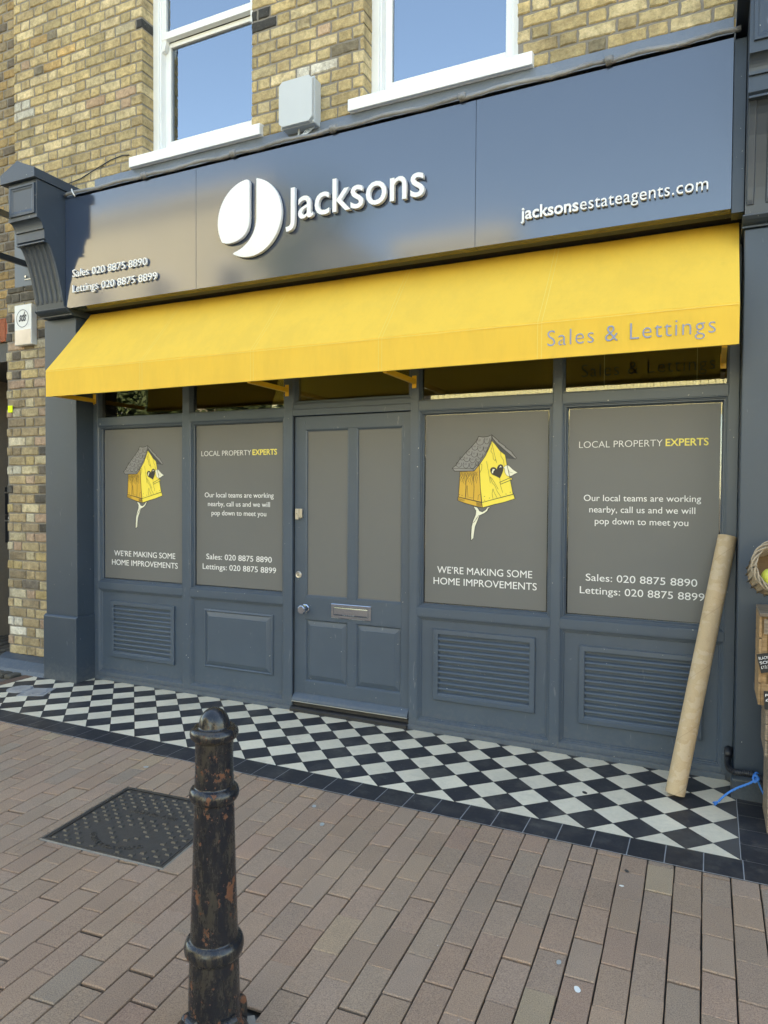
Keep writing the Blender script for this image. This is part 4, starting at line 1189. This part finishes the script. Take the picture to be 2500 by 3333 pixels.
b = MB(); b.quad(mp(.03, .03, -.0035), mp(.97, .03, -.0035), mp(.97, .97, -.0035), mp(.03, .97, -.0035)); b.build("plate", M_COVER, mh, fixn=False)
ringb = MB()
b = MB()
NS = 17
for i in range(NS):
    for k in range(NS):
        if (i+k) % 2: continue
        u = .065+.87*i/(NS-1); v = .065+.87*k/(NS-1)
        d = math.hypot((u-.5), (v-.36)*.95)
        if .185 < d < .30 and v < .40: continue
        if abs(v-.63) < .045 and .28 < u < .72: continue
        if d < .09: continue
        s_ = .0195
        q = [(u-s_, v-s_), (u+s_, v-s_), (u+s_, v+s_), (u-s_, v+s_)]; q2 = [(u-s_*.7, v-s_*.7), (u+s_*.7, v-s_*.7), (u+s_*.7, v+s_*.7), (u-s_*.7, v+s_*.7)]
        vv2 = [mp(*p, -.0036) for p in q]+[mp(*p, .0032) for p in q2]
        b.mat = 0; b.add(vv2, [(4, 5, 6, 7)]); b.mat = 1; b.add(vv2, [(j, (j+1) % 4, 4+(j+1) % 4, 4+j) for j in range(4)])
o_ = b.build("studs", [M_COVER, simple('worn_iron_edge', (.10, .093, .085), .4, metal=.4, nscale=60, vary=.4)], mh, fixn=False)
tag(o_, kind='stuff')
def flat_text(body, u0, v0, h, rot, wgt=.02):
    cu = bpy.data.curves.new('t', 'FONT'); cu.body = body; cu.size = 1; cu.extrude = .5; cu.offset = wgt; cu.align_x = 'CENTER'; cu.resolution_u = 2
    ob = bpy.data.objects.new('t', cu); COL.objects.link(ob)
    dg = bpy.context.evaluated_depsgraph_get(); dg.update()
    me = bpy.data.meshes.new_from_object(ob.evaluated_get(dg)); bpy.data.objects.remove(ob); bpy.data.curves.remove(cu)
    ca, sa = math.cos(rot), math.sin(rot)
    for v_ in me.vertices:
        X, Y, Z = v_.co; X *= h; Y *= h
        p = mp(u0+X*ca-Y*sa, v0+X*sa+Y*ca, -.0036 if Z < 0 else .0018); v_.co = p
    return me
def put(me, name):
    me.materials.clear(); me.materials.append(M_COVER); me.name = name
    o = bpy.data.objects.new(name, me); COL.objects.link(o); o.parent = mh; o.location = -WORLD[mh.name]; return o
put(flat_text("SILVA GRADER", .5, .665, .062, math.pi), "lettering")
for word, a0 in (("DUDLEY", -62), ("CASTINGS", -118)):
    for i, ch in enumerate(word[::-1] if False else word):
        n = len(word); a = rad(a0+(i-(n-1)/2)*-8.2*-1*(-1))
        put(flat_text(ch, .5+.245*math.cos(a), .36+.245*math.sin(a), .058, a-math.pi/2), "lettering")
b = MB(); ringpts = [(-.018, -.018), (1.018, -.018), (1.018, 1.02), (-.018, 1.02)]
inn = [(-.005, -.005), (1.005, -.005), (1.005, 1.005), (-.005, 1.005)]
for k in range(4):
    n = (k+1) % 4; m_ = 16
    for q in range(m_):
        def lp(a, c, t): return (a[0]+(c[0]-a[0])*t, a[1]+(c[1]-a[1])*t)
        e0, e1 = lp(ringpts[k], ringpts[n], q/m_), lp(ringpts[k], ringpts[n], (q+1)/m_); i0, i1 = lp(inn[k], inn[n], q/m_), lp(inn[k], inn[n], (q+1)/m_)
        b.quad(mp(*e0, -.004), mp(*e1, -.004), mp(*i1, .0), mp(*i0, .0))
tag(b.build("concrete_ground", M_CEMENT, fixn=False), kind='structure')

# ------------------------------------------------------------------ two drain covers by the pier
def drain(cx, cy_, r_, square, rot, lab):
    t = thing("drain_cover", lab, "drain cover", (cx, cy_, 0), "drain covers by the pier")
    b = MB(); n = 40
    if square:
        h = r_*1.22; ca, sa = math.cos(rot), math.sin(rot)
        pts = [(cx+ca*x-sa*y, cy_+sa*x+ca*y) for x, y in ((-h, -h), (h, -h), (h, h), (-h, h))]
        b.add([(x, y, .0008) for x, y in pts]+[(x, y, .006) for x, y in pts], [(4, 5, 6, 7)]+[(i, (i+1) % 4, 4+(i+1) % 4, 4+i) for i in range(4)])
    else: b.lathe([(r_*1.1, 0), (r_*1.1, .006), (r_*1.02, .0065), (r_*1.02, .003)], n, (cx, cy_, 0))
    b.build("frame", M_STEELD, t, smooth=False)
    b = MB(); b.lathe([(r_, .004), (r_, .009), (r_*.96, .010), (r_*.94, .0085), (.0001, .0085)], n, (cx, cy_, 0))
    for k in range(-4, 5):
        y = k*r_*.19; L = math.sqrt(max(0, (r_*.88)**2-y*y)); b.box(cx-L, cx+L, cy_+y-.004, cy_+y+.004, .0086, .0125)
    b.build("lid", M_STEELD, t, smooth=False)
M_STEELD = simple("worn_grey_iron", (.33, .34, .36), .5, metal=.2, nscale=50, nstr=.5, vary=.35)
drain(-2.585, -.515, .088, False, 0, "round ribbed grey drain cover left of the pilaster foot")
drain(-2.40, -.515, .085, True, .45, "round drain cover in a square grey plate by the pilaster foot")

# ------------------------------------------------------------------ cardboard tube
tb = MB(); A = Vector((2.207, -.352, .012)); B = Vector((2.436, -.052, 1.350)); r_ = .048
d = (B-A).normalized(); e1 = d.cross(Vector((0, 1, 0))).normalized(); e2 = d.cross(e1); seg = 40; L = (B-A).length; v = []; f = []
rows = [(r_, 0), (r_, L), (r_-.004, L), (r_-.004, L-.25)]; n = 0
for rr, t in rows:
    for k in range(seg): a = 2*math.pi*k/seg; v.append(tuple(e1*rr*math.cos(a)+e2*rr*math.sin(a)+d*t))
for i in range(3):
    for k in range(seg): m = (k+1) % seg; f.append((i*seg+k, i*seg+m, (i+1)*seg+m, (i+1)*seg+k))
f.append(tuple(range(seg))); f.append(tuple(range(3*seg, 4*seg)))
q = Matrix((e1, e2, d)).transposed()
qi = q.inverted()
tb.add([tuple(qi @ Vector(p)) for p in v], f)
o = tb.build("cardboard_tube", M_CARD, smooth=True, auto=40)
o.matrix_world = q.to_4x4(); o.location = A
tag(o, "long brown cardboard tube leaning on the right end of the shopfront", "tube")

# ------------------------------------------------------------------ conduit and rope at the right pilaster
b = MB(); P_ = [(2.462, -.012, .162), (2.458, -.04, .138), (2.458, -.10, .122), (2.464, -.19, .130), (2.492, -.272, .146), (2.534, -.288, .155), (2.571, -.296, .155), (2.60, -.302, .145), (2.63, -.31, .118), (2.70, -.32, .06)]
def spl(P, n=10):
    out = []
    for i in range(len(P)-1):
        p0, p1, p2, p3 = [Vector(P[max(0, min(len(P)-1, i+q))]) for q in (-1, 0, 1, 2)]
        for k in range(n):
            t = k/n; out.append(.5*((2*p1)+(-p0+p2)*t+(2*p0-5*p1+4*p2-p3)*t*t+(-p0+3*p1-3*p2+p3)*t**3))
    out.append(Vector(P[-1])); return out
pp = spl(P_, 18); b.tube(pp, [.0135+(.0030 if (k//2) % 2 else 0) for k in range(len(pp))], 12)
b.tube([(2.462, -.002, .172), (2.461, -.03, .168), (2.459, -.055, .150)], [.022, .022, .019], 12)
tag(b.build("conduit", M_RUBBER, smooth=True), "black ribbed flexible conduit looping out at the foot of the right pilaster", "conduit")
b = MB()
def rope(P, r0=.0052):
    c = spl(P, 14)
    for ph in (0, 2.1, 4.2):
        pts = []
        for i, p in enumerate(c):
            a = i*.55+ph; pts.append(p+Vector((math.cos(a), math.sin(a)*.6, math.sin(a)))*r0*.55)
        b.tube(pts, r0*.62, 6)
rope([(2.585, -.322, .150), (2.555, -.335, .125), (2.50, -.345, .095), (2.455, -.36, .065), (2.425, -.37, .035), (2.413, -.375, .02)])
rope([(2.585, -.322, .150), (2.60, -.325, .11), (2.625, -.335, .06), (2.65, -.34, .02)], .0042)
rope([(2.58, -.325, .165), (2.592, -.330, .150), (2.575, -.338, .135), (2.568, -.325, .15), (2.582, -.300, .168), (2.598, -.298, .15), (2.586, -.335, .138)], .006)
for q in range(6): b.tube([(2.413, -.375, .02), (2.405-q*.003, -.385+q*.004, .010), (2.395-q*.002, -.395+q*.007, .004)], .0018, 5)
tag(b.build("rope", M_ROPE, smooth=True), "bright blue rope knotted round the conduit with a frayed end", "rope")

# ------------------------------------------------------------------ crates, basket, fruit, price cards at the right edge
def crate(x0, x1, y0, y1, z0, z1, lab, n=3, top=False, mat=M_WOOD, openf=False):
    t = thing("wooden_crate", lab, "crate", ((x0+x1)/2, (y0+y1)/2, z0), "old wooden crates of the market stall")
    h = (z1-z0)/n
    for k in range(n):
        if not (openf and k >= 1):
            b = MB(); b.box(x0+.012, x1-.012, y0, y0+.011, z0+k*h+.003, z0+(k+1)*h-.003); b.build("slat", mat, t, bevel=.002)
        b = MB(); b.box(x0, x0+.011, y0, y1, z0+k*h+.003, z0+(k+1)*h-.003); b.build("slat", mat, t, bevel=.002)
        b = MB(); b.box(x1-.011, x1, y0+.012, y1, z0+k*h+.003, z0+(k+1)*h-.003); b.build("slat", mat, t, bevel=.002)
    b = MB(); b.box(x0+.0115, x0+.034, y0+.0112, y0+.034, z0, z1); b.build('corner_post', M_WOOD2, t); b = MB(); b.box(x1-.034, x1-.0115, y0+.0112, y0+.034, z0, z1); b.build("corner_post", M_WOOD2, t)
    b = MB(); b.box(x0+.012, x1-.012, y1-.012, y1-.001, z0+.006, z1-.003); b.box(x0+.012, x1-.012, y0+.012, y1-.013, z0+.003, z0+.014); b.build("back_board", mat, t)
    return t
crate(2.612, 3.05, -.62, -.32, .004, .352, "bottom grey wooden crate of the stall at the right edge", 4)
crate(2.598, 3.03, -.61, -.32, .356, .59, "middle slatted wooden crate of the stall at the right edge", 3)
cr = crate(2.566, 3.0, -.60, -.32, .594, 1.012, "top crate standing on end, its front open, below the basket", 4, mat=M_WOOD2, openf=True)
b = MB(); b.box(2.566, 3.0, -.62, -.31, 1.0125, 1.028); b.build("top_board", M_WOOD, cr, bevel=.002)
b = MB(); b.box(2.585, 3.0, -.606, -.601, .93, 1.0); b.build("curved_rail", M_WOOD, cr)
bk = thing("wicker_basket", "round wicker basket tipped on its side on top of the crates", "basket", (2.66, -.5, 1.03))
C = Vector((2.645, -.55, 1.228)); ax = Vector((.22, -.93, .32)).normalized(); a1 = ax.cross(Vector((0, 0, 1))).normalized(); a2 = a1.cross(ax)
def rp(r_, t, a): return C+ax*t+(a1*math.cos(a)+a2*math.sin(a))*r_
rim = MB()
for s_ in range(4):
    pts = [rp(.121+.011*math.cos(k*.30+s_*1.57), .05+.011*math.sin(k*.30+s_*1.57), 2*math.pi*k/96) for k in range(96)]
    rim.tube(pts, .0042, 6, closed=True)
rim.build("rim", M_WICK, bk, smooth=True)
wv = MB()
for q in range(16):
    t = .042-q*.0115; rr = .120-.0016*q
    pts = [rp(rr+.0035*math.cos(k*math.pi*20/60+q*math.pi), t, 2*math.pi*k/60) for k in range(60)]
    wv.tube(pts, .0040, 5, closed=True)
for k in range(40):
    a = 2*math.pi*k/20; wv.tube([rp(.119-.014*t, .045-.18*t, a) for t in (0, .5, 1)], .0042, 5)
wv.build("weave", M_WICK, bk, smooth=True)
b = MB(); b.tube([rp(.0, -.11, 0), rp(.0, -.135, 0)], [.104, .100], 24); b.build("lining", simple("brown_paper_lining", (.20, .12, .055), .8, nscale=20, nstr=1.0, ndist=.01, vary=.4), bk)
b = MB(); fc = Vector((2.603, -.600, 1.192))
prof = [(.036*math.sin(math.pi*i/14), -.043*math.cos(math.pi*i/14)) for i in range(15)]; prof[0] = (.0001, -.043); prof[-1] = (.0001, .043)
b.lathe(prof, 22, tuple(fc)); tag(b.build("fruit", M_FRUIT, smooth=True, org=tuple(fc)), "yellow-green fruit lying in the wicker basket", "fruit")
def card(c, w_, h, rot, lines, lab):
    t = thing("price_card", lab, "price card", c, "chalk price cards clipped to the crates")
    ca, sa = math.cos(rot), math.sin(rot)
    P = lambda x, z: (c[0]+x*ca-z*sa, c[2]+x*sa+z*ca)
    b = MB(); b.extr([P(0, 0), P(w_, 0), P(w_, h), P(0, h)], c[1]-.002, c[1]); b.build("card", M_SLATE, t)
    for i, s_ in enumerate(lines):
        x0 = c[0]+.008; o = text("chalk_writing", s_, 0.006, w_-.010-.01*(i % 2), h-.026-i*.021, .013, 0, .0004, M_CHALK, None, weight=-.004)
        for v_ in o.data.vertices:
            x, y, z = v_.co; q_ = P(x, z); v_.co = (q_[0]-c[0], y-.0022, q_[1]-c[2])
        o.parent = t; o.location = (0, 0, 0)
card((2.575, -.630, .752), .085, .088, rad(14), ["BLACK FIGS", "SOFT", "\u00a312.50/KG"], "black card chalked BLACK FIGS clipped to the upper crate")
card((2.592, -.625, .585), .10, .085, rad(3), ["POLISH", "\u00a34.00"], "lower black price card with chalk writing on the crate")

# ------------------------------------------------------------------ litter: gum spots, petals, leaf
def blob(name, x, y, r_, mat, lab, cat, z=.0006, grp=None, el=1.6):
    b = MB(); n = 14; a0 = R.uniform(0, 3)
    b.poly([(x+r_*el*math.cos(2*math.pi*k/n)*math.cos(a0)*R.uniform(.8, 1.1)-r_*math.sin(2*math.pi*k/n)*math.sin(a0), y+r_*el*math.cos(2*math.pi*k/n)*math.sin(a0)+r_*math.sin(2*math.pi*k/n)*math.cos(a0)*R.uniform(.8, 1.1), z+.0004*math.sin(k)) for k in range(n)])
    tag(b.build(name, mat, fixn=False), lab, cat, grp)
M_GUM = simple("pale_gum", (.36, .38, .36), .7); M_PETAL = simple("white_petal", (.75, .76, .72), .6); M_GUMD = simple("dark_gum", (.05, .045, .04), .8)
blob("petal", 1.997, -2.04, .010, M_PETAL, "largest white petal lying on the pavers at lower right", "petal", .002, "white petals on the pavement")
blob("petal", 1.918, -1.934, .008, M_GUM, "dull grey petal just behind the largest white one", "petal", .001, "white petals on the pavement")
blob("petal", 2.054, -1.361, .006, M_PETAL, "small white scrap on the pavers near the dark gum spot", "petal", .002, "white petals on the pavement")
blob("gum_spot", 2.061, -1.233, .008, M_GUMD, "dark gum spot near the tile border at right", "gum", .001, "gum spots on the pavement")
blob("gum_spot", .576, -1.281, .010, M_GUM, "pale gum spot nearest the tile border right of the bollard", "gum", .001, "gum spots on the pavement")
blob("gum_spot", .709, -1.431, .011, M_GUM, "pale gum spot in line below the first, right of the bollard", "gum", .001, "gum spots on the pavement")
blob("gum_spot", -.545, -1.27, .011, M_GUM, "pale gum spot on the pavers behind the manhole cover", "gum", .001, "gum spots on the pavement")
blob("gum_spot", 1.775, -.52, .012, M_GUMD, "dark scuff on a cream tile near the tube", "gum", .001, "gum spots on the pavement")
b = MB()
for k in range(420):
    x = R.uniform(-2.6, 3.2); y = R.uniform(-3.4, -.1)
    s_ = R.uniform(.0012, .0032); a = R.uniform(0, 6)
    c_ = R.choice([(.6, .6, .56), (.45, .42, .36), (.7, .7, .68), (.10, .08, .05)])
    b.poly([(x+s_*math.cos(a+q*2.1), y+s_*math.sin(a+q*2.1)*.6, .0018) for q in range(3)], c_)
tag(b.build("grit", M_PAVER, fixn=False), "scattered specks of grit and litter in the joints", "grit", kind='stuff')

# ------------------------------------------------------------------ across the street, seen in the reflections
def block(x0, x1, y, z, lab, nm, mat, floors, nwin, h0=2.9):
    t = thing(nm, lab, "building", ((x0+x1)/2, y, 0))
    b = MB(); b.box(x0, x1, y-8, y, 0, z); b.build("wall", mat, t)
    b = MB(); b.box(x0-.1, x1+.1, y-.02, y+.18, z-.15, z+.12); b.build("parapet", mat, t)
    for f_ in range(floors):
        for k in range(nwin):
            wx = x0+(x1-x0)*(k+.5)/nwin; wz = 1.2+f_*h0
            b = MB(); b.box(wx-.55, wx+.55, y+.001, y+.08, wz, wz+1.5); w_ = b.build("window", M_WHITE, t)
            q = MB(); q.box(wx-.45, wx+.45, y+.081, y+.1, wz+.1, wz+1.4); q.build("pane", M_DARK, w_)
block(-26, -9.4, -13.5, 10.6, "sunlit pale brick terrace across the street mirrored in the left of the sign", "terrace", simple("sunlit_pale_brick", (.42, .40, .30), .9, nscale=6, vary=.2), 3, 6)
block(-5.6, -2.4, -14, 8.3, "narrow cream house across the street beside the broad green tree", "terrace", simple("cream_stucco", (.50, .48, .36), .9, nscale=4), 2, 2)
block(8.5, 22, -15, 6.2, "lower rendered building across the street at the far right of the reflections", "terrace", simple("cream_render", (.55, .5, .38), .9, nscale=4), 2, 5)
b = MB(); x = -4.2
hall = thing("market_canopy", "cream corrugated canopy across the street mirrored in the transom glass", "canopy", (2, -12.5, 0))
prof = []
while x < 9.0:
    prof += [(x, -12.42), (x+.05, -12.42), (x+.07, -12.47), (x+.12, -12.47)]; x += .14
v = [(px, py, 3.35) for px, py in prof]+[(px, py, 4.42) for px, py in prof]; n = len(prof)
b.add(v, [(i, i+1, n+i+1, n+i) for i in range(n-1)]); b.build("corrugated_fascia", simple("cream_sheet_metal", (.62, .60, .38), .5), hall, fixn=False)
b = MB(); b.box(-4.2, 9, -15.5, -12.5, 4.1, 4.22)
for xx in (-4, 0, 4.4, 8.8): b.box(xx, xx+.15, -12.7, -12.55, 0, 4.1)
b.build("roof_and_posts", M_PAINT2, hall)
M_LEAF = simple("leaves", (.055, .085, .025), .7, nscale=3, vary=.5)
def tree(x, y, h, cr_, lab):
    t = thing("street_tree", lab, "tree", (x, y, 0), "trees across the street")
    b = MB(); b.tube([(x, y, 0), (x+.05, y, h*.3), (x-.1, y+.1, h*.55), (x+.1, y, h*.8)], [.2, .16, .1, .04], 10)
    for k in range(6):
        a = k*1.05; b.tube([(x, y, h*(.35+.05*k)), (x+math.cos(a)*cr_*.7, y+math.sin(a)*cr_*.7, h*(.6+.05*k))], [.07, .02], 6)
    b.build("trunk", simple("bark", (.09, .07, .05), .95), t, smooth=True)
    b = MB()
    cl = [(R.gauss(0, .45)*cr_, R.gauss(0, .45)*cr_, R.uniform(.42, .98)*h) for _ in range(46)]
    for c in cl:
        for _ in range(70):
            p = Vector((x+c[0]+R.gauss(0, .35), y+c[1]+R.gauss(0, .35), c[2]+R.gauss(0, .3)))
            n1 = Vector((R.gauss(0, 1), R.gauss(0, 1), R.gauss(0, 1))).normalized(); n2 = n1.cross(Vector((.3, .5, .8))).normalized(); s_ = R.uniform(.06, .13)
            b.quad(p+n1*s_, p+n2*s_*.6, p-n1*s_, p-n2*s_*.6)
    b.build("crown", M_LEAF, t, fixn=False)
tree(-7.2, -12.2, 9.2, 1.9, "broad green tree across the street mirrored in the middle of the sign")
tree(-17.5, -12.0, 6.0, 1.7, "leafy tree at the far end of the terrace, added to darken the left transom reflections")  # unseen tree, put in to dim the bright terrace mirrored in the left transoms
tree(-14.8, -11.9, 5.8, 1.6, "rounded tree between two bushier ones, added to darken the left transom reflections")  # likewise added out of view, screening the bright terrace from the left transom glass
tree(-12.5, -11.8, 5.6, 1.6, "low bushy tree in front of the terrace across the street")
tree(-10.0, -11.6, 5.2, 1.5, "small tree beside the terrace mirrored in the transom lights")
tree(8.6, -11.8, 5.5, 1.3, "tree at the right end of the canopy across the street")
